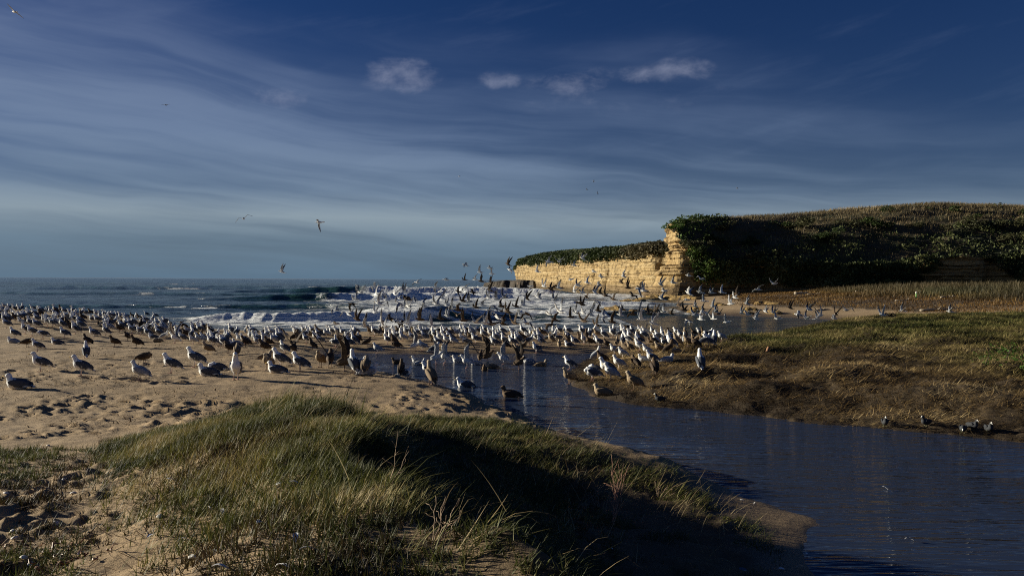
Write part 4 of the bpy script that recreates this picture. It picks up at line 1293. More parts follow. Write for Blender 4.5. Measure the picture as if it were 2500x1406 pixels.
SH = shell_mesh()
for px, py, s, lab in [(135, 1279, .030, 'round white shell alone on the sand left of the dune'), (472, 1364, .034, 'large white shell at the foot of the sprigs, bottom left'), (32, 1298, .026, 'white shell at the left photo edge above the kelp'), (58, 1363, .028, 'bluish white shell lying against the kelp'),
                       (75, 1378, .024, 'small white shell right below the bluish one'), (180, 1205, .026, 'white shell at the end of the brown plants'), (155, 1171, .022, 'pale shell on the path beside dark twigs'), (390, 1262, .024, 'cream shell between sprigs near a footprint'),
                       (455, 1268, .020, 'small cream shell right of the other cream one'), (35, 1315, .024, 'grey shell just under the left edge shell'), (15, 1205, .022, 'pale shell under the brown plants at the left edge'), (118, 1088, .022, 'white shell on the sand above the brown plants')]:
    o = obj('shell', SH, loc=on_ground(px, py) + Vector((0, 0, s * 0.1)))
    o.scale = (s, s * .85, s * .9); o.rotation_euler = (random.uniform(-.4, .4), random.uniform(-.4, .4), random.uniform(0, 6.28))
    tag(o, lab, 'shell', 'bleached shells in the foreground')


def feather_mesh():
    bm = bmesh.new()
    L_, n_ = 1.0, 10
    top, side = [], []
    rows = []
    for i in range(n_ + 1):
        t = i / n_
        w = 0.16 * math.sin(math.pi * min(1, t * 0.9 + 0.1)) ** 0.8 * (1.0 if i % 3 else 0.8)
        z = 0.22 * math.sin(t * 2.4)
        rows.append([bm.verts.new((t, w, z + 0.03)), bm.verts.new((t, 0, z)), bm.verts.new((t, -w, z + 0.03))])
    for A, B in zip(rows, rows[1:]):
        bm.faces.new((A[0], A[1], B[1], B[0])); bm.faces.new((A[1], A[2], B[2], B[1]))
    r = bmesh.ops.extrude_face_region(bm, geom=bm.faces[:])
    for v in [g_ for g_ in r['geom'] if isinstance(g_, bmesh.types.BMVert)]: v.co.z -= 0.02
    bmesh.ops.recalc_face_normals(bm, faces=bm.faces[:])
    me = bpy.data.meshes.new('feather'); bm.to_mesh(me); bm.free(); me.materials.append(M_FEATHER)
    return me


FE = feather_mesh()
FEATHERS = [(2232, 1321, .13, 'white feather curled up on the calm dark water'), (2168, 1197, .09, 'tiny white feather floating in midstream'), (512, 1250, .09, 'white feather among the sprigs above the large shell'), (640, 1280, .10, 'fluffy white feather at the centre left of the sprigs'),
            (735, 1188, .09, 'white feather at the start of the dense grass'), (668, 1190, .09, 'bluish white feather beside a dead stalk'), (720, 1330, .09, 'curled white feather near the bottom grass edge'), (776, 1350, .10, 'white feather lowest among the bottom sprigs'),
            (710, 1392, .10, 'white feather at the bottom photo edge'), (560, 1395, .10, 'fluffy feather at the bottom below the sprigs'), (465, 1325, .08, 'feather just above the large white shell'), (378, 1308, .08, 'feather lying beside the deep footprint'),
            (190, 1358, .08, 'feather on the kelp strewn sand'), (1490, 1345 - 5, .05, 'pale feather caught at the foot of the reddish plant'), (1310, 1315, .05, 'pale feather in the shaded hollow'), (1840, 1232, .06, 'pale feather at the top of the wet sand bar'),
            (1806, 1222, .06, 'feather on the shaded dune edge above the sand bar'), (1970, 1352, .07, 'pale feather at the water line below the sand bar'), (1945, 1385, .07, 'feather in the tide wrack at the dune foot'), (1915, 1392, .07, 'feather left of the others in the tide wrack'),
            (520, 1345, .08, 'small feather right of the large white shell'), (425, 1175, .07, 'small feather in the sprigs near the path'), (545, 1262, .08, 'white tuft feather inside the sprigs')]
for px, py, s, lab in FEATHERS:
    o = obj('feather', FE, loc=on_ground(px, py) + Vector((0, 0, 0.012)))
    o.scale = (s * .8, s, s); o.rotation_euler = (random.uniform(-.5, .5), random.uniform(-.3, .3), random.uniform(0, 6.28))
    tag(o, lab, 'feather', 'loose white feathers')

# dried kelp pieces at the bottom left
KELPS = [(30, 1335, 'rusty kelp blade'), (75, 1345, 'rusty kelp blade'), (105, 1352, 'kelp blade'), (130, 1362, 'kelp blade'), (60, 1325, 'kelp blade'), (20, 1385, 'kelp blade'), (140, 1385, 'kelp blade'), (215, 1355, 'kelp blade'), (230, 1372, 'kelp blade'), (100, 1395, 'kelp blade'), (260, 1345, 'kelp blade'), (175, 1330, 'kelp blade')]
KM = []
for s in range(3):
    r = np.random.default_rng(500 + s)
    bm = bmesh.new()
    path = wob(Vector((0, 0, 0.01)), Vector((0.16, 0, 0.03)), 6, 0.012, r)
    tube(bm, path, 0.012, 0.004, 6)
    for v in bm.verts: v.co.y *= 2.2
    me = bpy.data.meshes.new('kelp'); bm.to_mesh(me); bm.free(); me.materials.append(M_KELP); KM.append(me)
for k, (px, py, _) in enumerate(sorted(KELPS)):
    o = obj('kelp_piece', KM[k % 3], loc=on_ground(px, py) + Vector((0, 0, 0.01)))
    o.rotation_euler = (random.uniform(-.4, .4), random.uniform(-.2, .2), random.uniform(0, 6.28)); o.scale = (random.uniform(.35, .7),) * 3
    tag(o, number(k, len(KELPS)) + 'rust brown piece of dried kelp in the bottom left wrack', 'kelp', 'dried kelp in the bottom left wrack')
# loose twigs and stems of the wrack
cx, cy = scatter(2600, (-4.2, -0.6, 3.9, 7.4), lambda x, y: np.clip(np.exp(-((x + 0.60 * y) / 0.7) ** 2) * np.where(y < 5.4, 1.0, 0.25) + 0.05, 0, 1))
n = len(cx)
blades('beach_wrack', np.stack([cx, cy, gz(cx, cy) + 0.006], 1), RNG.uniform(0, 6.28, n), RNG.uniform(0.05, 0.22, n), RNG.uniform(0.004, 0.012, n), RNG.uniform(1.1, 1.5, n), RNG.uniform(-0.4, 0.5, n),
       lerp_cols(RNG.random(n), [(0.03, 0.017, 0.01), (0.09, 0.045, 0.018), (0.2, 0.13, 0.07), (0.32, 0.25, 0.16)]), 3)
cx, cy = scatter(16000, (-13, 0.5, 10.5, 27), lambda x, y: (0.12 + sstep(fbm(x * .7, y * .9, 3, 45), 0.52, 0.64)) * (shore(x, y) > 0.6) * (np.abs(x) < .66 * y))
n = len(cx)
blades('strand_litter', np.stack([cx, cy, gz(cx, cy) + 0.008], 1), RNG.uniform(0, 6.28, n), RNG.uniform(0.03, 0.13, n), RNG.uniform(0.008, 0.022, n), RNG.uniform(1.0, 1.5, n), RNG.uniform(-0.4, 0.3, n),
       lerp_cols(RNG.random(n) ** 2, [(0.03, 0.017, 0.01), (0.07, 0.04, 0.02), (0.2, 0.14, 0.08), (0.6, 0.56, 0.48)]), 2)

# ----------------------------------------------------------------------------
# birds
# ----------------------------------------------------------------------------
WHITE, SLATE, GREY, BLACK = (0.86, 0.86, 0.84), (0.075, 0.082, 0.098), (0.30, 0.32, 0.35), (0.012, 0.012, 0.013)
BROWN, DBROWN, TAN, LTAN = (0.125, 0.085, 0.052), (0.055, 0.038, 0.026), (0.27, 0.20, 0.125), (0.42, 0.34, 0.24)
YELL, PINK, DARKBILL = (0.62, 0.40, 0.06), (0.42, 0.24, 0.19), (0.04, 0.032, 0.03)
PLUM = {   # head, body, back, wing tip, bill, tail, under-wing
    'd': (WHITE, WHITE, SLATE, BLACK, YELL, WHITE, (0.26, 0.26, 0.27)),
    'p': ((0.76, 0.75, 0.72), (0.76, 0.75, 0.72), GREY, (0.05, 0.05, 0.055), YELL, (0.74, 0.74, 0.72), (0.62, 0.61, 0.60)),
    'b': (BROWN, BROWN, DBROWN, (0.025, 0.02, 0.016), DARKBILL, DBROWN, (0.075, 0.057, 0.042)),
    't': (LTAN, TAN, (0.19, 0.14, 0.09), (0.07, 0.05, 0.035), DARKBILL, (0.16, 0.12, 0.08), (0.30, 0.24, 0.18)),
}


def ell(c, r, pitch=0.0, col=WHITE, yaw=0.0, roll=0.0, fn=None, nu=16, nv=10):
    R = Matrix.Rotation(yaw, 3, 'Z') @ Matrix.Rotation(-pitch, 3, 'Y') @ Matrix.Rotation(roll, 3, 'X')
    V, Q, C = [], [], []
    for i in range(nv + 1):
        th = math.pi * i / nv
        for j in range(nu):
            ph = 2 * math.pi * j / nu
            q = Vector((r[0] * math.cos(th), r[1] * math.sin(th) * math.cos(ph), r[2] * math.sin(th) * math.sin(ph)))
            V.append(Vector(c) + R @ q)
            C.append(fn(q) if fn else col)
    for i in range(nv):
        for j in range(nu):
            Q.append((i * nu + j, i * nu + (j + 1) % nu, (i + 1) * nu + (j + 1) % nu, (i + 1) * nu + j))
    return V, Q, C


def cap(p0, p1, r0, r1, col, n=8, fl=1.0):
    p0, p1 = Vector(p0), Vector(p1)
    d = (p1 - p0).normalized(); a = d.orthogonal().normalized(); b = d.cross(a)
    if abs(d.z) < 0.9:
        a = d.cross(Vector((0, 0, 1))).normalized(); b = a.cross(d)
    V, Q, C = [], [], []
    st = [(-0.9, 0.0), (-0.6, 0.75), (0, 1.0)] + [(0, 1.0)] + [(0.6, 0.75), (0.9, 0.0)]
    rows = [(p0, r0, -0.9, 0.05), (p0, r0, -0.55, 0.8), (p0, r0, 0, 1), (p0.lerp(p1, .5), (r0 + r1) / 2, 0, 1), (p1, r1, 0, 1), (p1, r1, .55, .8), (p1, r1, .9, .05)]
    for p, r, o, k in rows:
        for j in range(n):
            t = 2 * math.pi * j / n
            V.append(p + d * o * r + (a * math.cos(t) + b * math.sin(t) * fl) * r * k); C.append(col)
    for i in range(len(rows) - 1):
        for j in range(n):
            Q.append((i * n + j, i * n + (j + 1) % n, (i + 1) * n + (j + 1) % n, (i + 1) * n + j))
    Q.append(tuple(range(n))[::-1]); Q.append(tuple((len(rows) - 1) * n + j for j in range(n)))
    return V, Q, C


def wing_plate(stations, top, under, tip, th=0.011, trail=None):
    """closed lens-shaped wing through (point, chord) stations; chord lies along +x (leading edge)"""
    V, Q, C = [], [], []
    n = 8
    prof = [(0.42, 0), (0.2, 1), (-0.1, 0.9), (-0.42, 0.5), (-0.58, 0), (-0.42, -0.5), (-0.1, -0.9), (0.2, -1)]
    m = len(stations)
    for i, (p, ch) in enumerate(stations):
        p = Vector(p)
        q0 = Vector(stations[max(i - 1, 0)][0]); q1 = Vector(stations[min(i + 1, m - 1)][0])
        span = (q1 - q0).normalized()
        up = Vector((1, 0, 0)).cross(span).normalized()
        if up.z < 0 and abs(up.z) > 0.15: up = -up
        elif abs(up.z) <= 0.15 and up.y * p.y > 0: up = -up
        for k, (u, w) in enumerate(prof):
            V.append(p + Vector((u * ch, 0, 0)) + up * w * th * (1.0 if i < m - 1 else 0.6))
            c = top if w >= 0 else under
            if i >= m - 2 and w >= 0: c = tip
            if i == m - 1: c = tip
            if trail and u < -0.3: c = trail
            C.append(c)
    for i in range(m - 1):
        for j in range(n):
            Q.append((i * n + j, i * n + (j + 1) % n, (i + 1) * n + (j + 1) % n, (i + 1) * n + j))
    Q.append(tuple(range(n))[::-1]); Q.append(tuple((m - 1) * n + j for j in range(n)))
    return V, Q, C


def fuse(name, parts, voxel, faces):
    """union of closed pieces as one continuous skin, colours carried over from the nearest source point"""
    V, Q, C = [], [], []
    for v, q, c in parts:
        o = len(V); V += v; C += c; Q += [tuple(o + i for i in f) for f in q]
    kd = kdtree.KDTree(len(V))
    for i, v in enumerate(V): kd.insert(v, i)
    kd.balance()
    tmp = bpy.data.meshes.new('tmp'); tmp.from_pydata(V, [], Q)
    bm = bmesh.new(); bm.from_mesh(tmp); bmesh.ops.recalc_face_normals(bm, faces=bm.faces[:]); bm.to_mesh(tmp); bm.free()
    o = bpy.data.objects.new('tmp', tmp); COL.objects.link(o)
    r = o.modifiers.new('r', 'REMESH'); r.mode = 'VOXEL'; r.voxel_size = voxel
    sm = o.modifiers.new('s', 'SMOOTH'); sm.iterations = 2; sm.factor = 0.4
    dg = bpy.context.evaluated_depsgraph_get()
    nf = len(o.evaluated_get(dg).data.polygons)
    dc = o.modifiers.new('d', 'DECIMATE'); dc.ratio = min(1.0, faces / max(1, nf * 2))
    dg = bpy.context.evaluated_depsgraph_get()
    me = bpy.data.meshes.new_from_object(o.evaluated_get(dg))
    me.name = name
    bpy.data.objects.remove(o); bpy.data.meshes.remove(tmp)
    a = me.color_attributes.new('Col', 'FLOAT_COLOR', 'POINT')
    for i, v in enumerate(me.vertices):
        c = C[kd.find(v.co)[1]]
        a.data[i].color = (*c, 1)
    me.materials.clear(); me.materials.append(M_BIRD)
    for p in me.polygons: p.use_smooth = True
    return me


def gull_parts(pl, pose):
    """a gull facing +X, feet at z=0 (or belly for resting birds, water line for swimming ones)"""
    head, body, back, tipc, bill, tail, under = PLUM[pl]
    P = []
    legs = pose not in ('r', 'z', 'm')
    dz = 0.0 if legs else (-0.155 if pose != 'm' else -0.185)
    pit = {'s': 0.46, 'a': 0.68, 'r': 0.18, 'z': 0.14, 'e': 0.30, 'h': 0.50, 'w': 0.40, 'm': 0.12}[pose]
    cz = 0.245 + dz
    f = lambda x, z: Vector((x * math.cos(pit) - z * math.sin(pit), 0, cz + x * math.sin(pit) + z * math.cos(pit)))
    P.append(ell(f(0, 0), (0.19, 0.100, 0.100), pit, body))
    P.append(ell(f(0.07, -0.005), (0.105, 0.096, 0.104), pit, body))
    P.append(ell(f(-0.04, 0.058), (0.155, 0.078, 0.055), pit, back))
    base = f(0.13, 0.03)
    hd = {'s': (0.150, 0.435), 'a': (0.120, 0.50), 'r': (0.155, 0.395 + dz), 'z': (0.06, 0.335 + dz), 'e': (0.16, 0.285), 'h': (0.125, 0.41), 'w': (0.20, 0.42), 'm': (0.165, 0.40 + dz)}[pose]
    H = Vector((hd[0], 0.03 if pose in 'ze' else 0, hd[1]))
    P.append(cap(base, H.lerp(base, 0.12), 0.066, 0.044, head))
    P.append(ell(H, (0.054, 0.044, 0.045), 0.05, head))
    bd = {'z': Vector((-0.9, 0.3, -0.2)), 'e': Vector((0.2, 0.3, -0.9))}.get(pose, Vector((1, 0, -0.16))).normalized()
    P.append(cap(H + bd * 0.04, H + bd * 0.102, 0.0155, 0.0095, bill))
    for s in (-1, 1):
        if pose != 'w':
            w = f(-0.06, 0.022); w.y = s * 0.082
            P.append(ell(w, (0.195, 0.028, 0.068), pit * 0.92, back, yaw=s * 0.13, fn=lambda q, b=back, t=(WHITE if pl in 'dp' else TAN): (t if (q.x < -0.10 and q.z < -0.018) else b)))
            a_ = f(-0.20, 0.0); a_.y = s * 0.035; b_ = f(-0.325, 0.0); b_.y = s * 0.010
            if legs or pose in 'rzm': P.append(cap(a_, b_, 0.026, 0.0085, tipc))
        if legs:
            lc = PINK if pl in 'dp' else (0.22, 0.14, 0.11)
            st = 0.03 * s if pose == 'e' else 0
            P.append(cap((0.005, s * 0.036, 0.19), (0.01 + st, s * 0.036, 0.012), 0.013, 0.0085, lc))
            P.append(ell((0.035 + st, s * 0.038, 0.010), (0.045, 0.026, 0.009), 0, lc, nu=10, nv=6))
    P.append(ell(f(-0.215, -0.012), (0.10, 0.040, 0.014), pit * 0.95, tail))
    if pose == 'w':
        for s in (-1, 1):
            sh = f(0.05, 0.06); sh.y = s * 0.055
            st = [(sh, 0.17), (sh + Vector((0.02, s * 0.10, 0.15)), 0.18), (sh + Vector((0.03, s * 0.20, 0.30)), 0.165), (sh + Vector((-0.03, s * 0.30, 0.44)), 0.12), (sh + Vector((-0.12, s * 0.38, 0.56)), 0.05)]
            P.append(wing_plate(st, back, under, tipc, trail=(WHITE if pl == 'd' else None)))
    return P


def flyer_parts(pl, wing):
    head, body, back, tipc, bill, tail, under = PLUM[pl]
    P = [ell((0, 0, 0), (0.21, 0.068, 0.068), 0.05, body), ell((0.06, 0, 0.0), (0.10, 0.066, 0.07), 0, body), ell((-0.02, 0, 0.03), (0.15, 0.055, 0.045), 0.03, back),
         cap((0.14, 0, 0.012), (0.205, 0, 0.025), 0.048, 0.037, head), ell((0.215, 0, 0.026), (0.046, 0.036, 0.037), 0, head), cap((0.25, 0, 0.02), (0.31, 0, 0.010), 0.0145, 0.0085, bill),
         ell((-0.26, 0, 0.005), (0.11, 0.058, 0.013), 0, tail)]
    a1, a2, sw = {'u': (1.05, 1.25, -0.10), 'v': (0.62, 0.85, -0.10), 'l': (0.18, -0.05, -0.16), 'n': (0.45, -0.65, -0.16), 'k': (-0.35, -0.95, -0.14), 'x': (0.9, 0.35, -0.2), 'f': (1.25, 1.5, 0.05)}[wing]
    for s in (-1, 1):
        p0 = Vector((0.07, s * 0.045, 0.035))
        d1 = Vector((0.10, s * math.cos(a1), math.sin(a1))).normalized(); d2 = Vector((sw * 2.2, s * math.cos(a2), math.sin(a2))).normalized()
        p1 = p0 + d1 * 0.15; p2 = p0 + d1 * 0.29; p3 = p2 + d2 * 0.20; p4 = p2 + d2 * 0.40
        P.append(wing_plate([(p0, 0.175), (p1, 0.185), (p2, 0.165), (p3, 0.125), (p4, 0.035)], back, under, tipc, trail=((0.7, 0.7, 0.7) if pl == 'd' else None)))
    return P


_bird = {}


def bird_mesh(kind, pl, pose, low=False):
    key = (kind, pl, pose, low)
    if key not in _bird:
        parts = gull_parts(pl, pose) if kind == 'g' else flyer_parts(pl, pose)
        _bird[key] = fuse('gull', parts, 0.012 if low else 0.0095, 620 if low else (2600 if kind == 'g' else 1800))
    return _bird[key]


# px, py of the feet : plumage (d dark-backed, p pale grey-backed, b brown, t tan) pose (s stand, a alert, r rest, z asleep, e preening, h hunched, w wings raised, m swimming) facing (L R A T)
NEAR = """43,948 drL;100,908 dsL;199,917 dsL;210,874 daA;341,929 psL;352,890 beR;419,911 dsL;92,858 dsL;139,841 drL;66,848 beR;32,838 prL;36,826 dsL;105,828 deL;158,825 dsL;185,815 daL;230,826 dsL;213,845 bsL;280,847 bsL;333,849 bsL;312,832 bhL;
259,818 daL;292,811 bsL;313,803 dsL;352,809 psR;371,820 teL;384,836 tzL;17,801 dsL;62,815 daL;79,821 dsL;38,785 bsL;90,802 dsL;119,785 dsL;85,775 daL;147,796 psL;164,781 dsL;137,768 bsL;200,768 tsL;239,790 dsL;222,770 bsL;256,777 daL;275,790 tsL;
247,796 brL;299,777 dsL;324,779 bsL;341,785 bsL;358,773 dsL;380,777 dsL;384,798 psL;405,792 dsL;428,838 dwL;402,831 psR;477,896 dsL;507,917 drL;528,905 dzL;576,926 daT;508,865 tsL;533,845 dsA;579,871 thA;558,862 bhL;543,841 bsL;485,830 bsR;458,819 psL;449,805 bsL;483,813 baL;511,811 bhL;
645,860 bsL;648,877 trR;685,898 dsL;675,911 drL;654,903 thT;733,907 dsL;716,864 bwA;694,864 dsL;782,896 thT;806,898 bwA;763,853 baL;782,841 dsL;818,849 deL;600,847 bsL;656,846 bsL;615,834 daL;840,905 bwR;864,912 daA;893,914 thA;901,915 prR;979,916 baA;990,916 drR;1052,938 taA;1044,918 dsL;
922,863 psL;821,848 daT;853,848 dsL;872,838 bsL;896,846 bhR;947,840 dsL;968,854 beL;1032,856 psL;1060,865 dsR;1099,840 bsL;1069,846 dsL;1013,856 dwR;1208,848 dsL;1235,853 bsL;1252,846 dsL;1265,865 tsL;1276,857 bsR;1310,862 dsL;1321,844 dsL;1365,852 twA;1348,840 thL;1389,840 bsL;1440,844 bsL;1483,850 bsL;
1500,866 psL;1521,876 psL;1525,859 tsL;1540,858 tsL;1562,857 psL;1455,878 paR;1470,888 bsL;1391,902 dsL;1511,902 psL;1451,906 dzL;1551,899 bhA;1390,938 tsL;1447,932 deL;1470,964 trL;1492,928 psL;1548,953 tsL;1598,915 bhA;1592,889 dsL;1572,883 prL;1630,884 prR;1710,904 daA;1654,845 taL;1680,846 tsL;1698,850 bhL;1716,838 bsL;1632,863 baR;1610,863 tsL;1651,862 tzL;1580,868 psL;1762,833 psL;1482,918 dsL;
1135,945 dmL;1246,969 bmL;1322,894 tmR;1118,884 pmL;1182,905 bmT;969,888 bmL;1018,884 pmL;1026,890 pmR;1064,888 pwR;1087,886 pwL;1141,898 pwL;1172,886 bwA;1189,884 bwR;1201,899 tmL;1230,890 pwL;1266,901 bwR;1161,890 pmL;1290,885 pmL;880,886 pmR;846,888 pmR"""
FLY = """1137,648;1173,665 d;1197,655 d;1202,669 d;1241,646;1246,660;1090,683 d;1135,683 b;1161,683 d;1176,687 b;1199,688;1018,690 pl;875,698 k;916,700;881,714 d;920,720 d;934,718;964,718;990,713;870,731 p;860,742 k;926,741;945,733 dn;977,729 dn;994,730 bn;1015,733 dn;977,742;990,750 pu;999,749 du;1035,747;821,757 n;852,767 d;917,763 du;873,780 bu;822,790 pl;894,797 p;932,784 d;940,797 p;954,778;971,786 p;982,795 b;997,789;1027,780 bu;1075,712;1065,703;1082,729;1067,742 d;1093,746 d;1105,752 pu;1120,712 b;1137,703;1155,714 b;1146,737 du;1131,735 b;1120,757;1095,772 pu;1056,797 pf;1077,778 bu;1116,770 b;1133,782 bu;1163,787 p;1163,750 b;1180,746 d;1197,709;1195,727;1214,731 d;1233,727 d;1205,748;1240,761 bu;1225,759 b;1188,789 p;1203,791 b;1229,791 bu;1216,776 p;
1316,727 d;1357,733 d;1287,729 b;1261,748 b;1280,746 pu;1423,744 bu;1412,697 d;1434,690 pu;1464,697 p;1402,648;1423,631 pv;1365,639 p;1312,663 p;1340,639;1451,663 d;1468,675 p;1523,675 p;1395,682 p;1517,690 b;1564,703;1534,703 b;1577,712 b;1453,714 d;1466,716 b;1423,714 d;1231,699 b;1265,693 b;1295,699 p;1329,699;1346,707;1365,703 p;1402,712;1432,725 b;1459,737 p;1479,722 b;1498,731 b;1547,722 b;1566,757 pu;1517,769 pu;1545,767 b;1587,767 b;1476,774 p;1462,759 b;1425,765 p;1415,739 b;1370,761 pu;1342,767 p;1355,780 b;1395,774 bu;1427,784 b;1457,793 bu;1496,786 bu;1342,793 b;1287,789 pn;1257,789 bu;1289,767 b;1242,763 b;1199,759;1225,748 b;1272,771 p;1534,797 b;1568,780 p;1596,791 p;1444,769 pu;1408,765;
1614,695 pu;1644,690 p;1561,705;1573,710;1623,710 p;1682,673 pl;1712,681 pn;1682,716 pv;1710,714 px;1738,715 p;1763,714 p;1616,729 pv;1678,732 pl;1719,735 pv;1672,757 b;1657,746 b;1699,748 p;1742,748 p;1800,718 b;1795,727 p;1785,742 p;1825,742 pu;1891,693 pv;1620,761 p;1601,761 b;1640,774 b;1716,761 pv;1727,767 p;1748,761 p;1699,769 p;1812,765 pu;1870,761 d;1889,763 d;1930,752 bu;1951,769 pn;1977,754 b;1847,782 pu;1896,774 p;1682,784 dk;1755,797 bu;1742,786 p;1776,786 p;1597,791 pu;1712,795 pu;1970,795 pv;1994,780 pu;1827,812 px;1900,808 pl;1851,707 pl;
1976,756 d;2002,771 pu;2041,766 bu;2067,757 pn;2156,769 pu;2174,771 b;2203,769 pu;2321,761 pv;2038,791 px;36,30 dl;405,257 dl;595,534 dn;780,543 dk;689,664 du;1121,431 dl;1450,443 dl;1433,463 dl;1459,472 dl;1800,460 dl"""
FACE = {'L': 180, 'R': 0, 'A': 100, 'T': 250}
PLN = {'d': 'slate-backed gull', 'p': 'pale grey gull', 'b': 'dark brown gull', 't': 'tan gull'}
POSEN = {'s': 'standing', 'a': 'standing tall', 'r': 'lying down', 'z': 'asleep', 'e': 'preening', 'h': 'hunched', 'w': 'with raised wings', 'm': 'swimming'}
FACN = {'L': 'facing left', 'R': 'facing right', 'A': 'seen from behind', 'T': 'facing us'}
birds = []          # (px, py, plumage, pose, facing, hand-listed)
for it in NEAR.replace('\n', '').split(';'):
    xy, c = it.strip().split(' ')
    px, py = map(float, xy.split(','))
    birds.append((px, py, c[0], c[1], c[2], True))
rr = random.Random(11)
taken = [(b[0], b[1]) for b in birds]


def free(px, py, k=1.0):
    return all(abs(px - a) > 6.0 * k or abs(py - b) > 4.0 * k for a, b in taken)


def crowd(n, fx, fy, mix, poses):
    made = 0
    for _ in range(n * 30):
        if made >= n: break
        px = fx(); py = fy(px)
        if not free(px, py): continue
        taken.append((px, py))
        birds.append((px, py, rr.choice(mix), rr.choice(poses), 'R' if rr.random() < 0.10 else ('A' if rr.random() < 0.12 else 'L'), False)); made += 1


# spit: dense far rows, thinner towards the lagoon
crowd(205, lambda: rr.uniform(560, 1745), lambda px: 817 + 30 * rr.random() ** 1.9 + (4 if px > 1600 else 0), 'dddddppbt', 'ssssssaaar')
# berm: the crowd at the left
crowd(150, lambda: 560 * rr.random() ** 1.1 - 5, lambda px: 752 + px * 0.075 + max(0, px - 300) * 0.09 + 40 * rr.random() ** 1.3, 'ddddddppb', 'sssssaar')
CROWD_ROOT = []
items = []
for b in birds:
    px, py, pl, pose, fc, hand = b
    p = on_ground(px, py)
    if pose == 'm': p.z = 0.0
    d = math.hypot(p.x, p.y)
    items.append((d, p, b))
items.sort(key=lambda t: t[0])


def zone(p, px, py):
    if py > 930 and px < 1500 and px > 1000 and p.z < 0.02: return 'on the stream'
    if p.x > 1.2 and p.y < 31 and p.z > 0.02 and px > 1380: return 'on the marsh tip' if px < 1600 else 'on the marsh bank'
    if p.z <= 0.02 and p.y < 31:
        return 'in the shallow lagoon'
    if px < 445 and py < 800: return 'on the crowded berm'
    if px < 445 and py < 862: return 'on the sand below the crowded berm'
    if py > 868 and px < 1000: return 'on the near sand'
    if px < 600: return 'on the sand where berm meets spit'
    return 'on the spit' if px > 0 else 'on the sand'


def subzone(z, px):
    if z == 'on the crowded berm':
        return z + (' left end' if px < 110 else ' middle' if px < 240 else ' right end')
    if z == 'on the spit':
        for lim, nm in ((720, ' below the white breaker'), (860, ' left of the lagoon head'), (1000, ' left part behind the lagoon'), (1130, ' behind the wing-flapping bathers'), (1270, ' centre behind the lagoon'), (1400, ' left of the reef rocks'), (1520, ' below the reef rocks'), (1640, ' behind the marsh tip'), (9999, ' right end by the wet sand')):
            if px < lim: return z + nm
    return z


N_IND = 298
lab_rows = {}
flock_V = []
placed = []
for k, (d, p, b) in enumerate(items):
    px, py, pl, pose, fc, hand = b
    me = bird_mesh('g', pl, pose) if k < N_IND else None
    yaw = math.radians(FACE[fc] + rr.gauss(0, 14)) - math.atan2(p.x, p.y) * 0.6
    sc = rr.uniform(0.90, 1.03) * (1.04 if pl == 'd' else 0.98) * (1.04 if d < 22 else 0.88)
    if k < N_IND:
        nm = {'m': 'swimming_gull', 'r': 'resting_gull', 'z': 'resting_gull'}.get(pose, 'standing_gull')
        o = obj(nm, me, loc=p - Vector((0, 0, 0.006 if pose != 'm' else 0)))
        o.rotation_euler = (0, 0, yaw); o.scale = (sc, sc, sc)
        z = subzone(zone(p, px, py), px)
        ps = 'standing in water' if (p.z <= 0.005 and pose in 'sahe') else POSEN[pose]
        key = (PLN[pl], ps, FACN[fc], z)
        lab_rows.setdefault(key, []).append((px, o))
        placed.append(o)
    else:
        flock_V.append((bird_mesh('g', pl, pose, True), p, yaw, sc))


for (a, ps, f_, z), lst in lab_rows.items():
    lst.sort(key=lambda t: t[0])
    for i, (_, o) in enumerate(lst):
        lab = number(i, len(lst)) + a + ' ' + ps + ' ' + z + ', ' + f_
        tag(o, lab, 'gull', 'gulls on the water' if 'water' in ps or ps == 'swimming' else 'gulls gathered on the sand')
if flock_V:
    V, Fq, C, off = [], [], [], 0
    for me, p, yaw, sc in flock_V:
        co = np.empty(len(me.vertices) * 3, np.float32); me.vertices.foreach_get('co', co); co = co.reshape(-1, 3)
        cc = np.empty(len(me.vertices) * 4, np.float32); me.color_attributes['Col'].data.foreach_get('color', cc); cc = cc.reshape(-1, 4)[:, :3]
        tri = np.array([tuple(f.vertices) for f in me.polygons if len(f.vertices) == 3], np.int32)
        c_, s_ = math.cos(yaw), math.sin(yaw)
        w = np.stack([(co[:, 0] * c_ - co[:, 1] * s_) * sc + p.x, (co[:, 0] * s_ + co[:, 1] * c_) * sc + p.y, co[:, 2] * sc + p.z], 1)
        V.append(w); C.append(cc); Fq.append(tri + off); off += len(w)
    fl = obj('far_gull_flock', mesh_np('far_gull_flock', np.concatenate(V), tris=np.concatenate(Fq), mat=M_BIRD, cols=np.concatenate(C)))
    tag(fl, kind='stuff')

# flying gulls
WN = {'u': 'wings raised', 'v': 'wings in V', 'l': 'gliding', 'n': 'wingtips drooping', 'k': 'wings down', 'x': 'wings bent', 'f': 'wings upright'}
FPL = {'d': 'dark-winged gull', 'p': 'grey-winged gull', 'b': 'brown gull', 't': 'tan gull'}


def air_zone(px, py):
    if py < 300: return 'high in the open sky'
    if py < 480: return 'as a speck in the sky'
    if py < 676 and px < 1230: return 'in the sky over the horizon'
    if px > 1940: return 'over the back beach sand'
    if px > 1600: return 'over the headland corner beach' if py < 750 else 'over the wet sand channel'
    if px > 1280 and py < 700: return 'in front of the far ochre cliff'
    if px > 1400: return 'over the golden reef rocks' if py < 765 else 'low over the wash right of centre'
    if px > 1230: return 'over the surf left of the reef' if py < 765 else 'low over the wash at centre'
    if px > 1060: return 'by the dark ledge' if py < 700 else ('over the middle surf' if py < 750 else 'low over the middle wash')
    if py < 722: return 'by the tall far breaker'
    return 'over the left surf' if py < 760 else 'low behind the left spit'


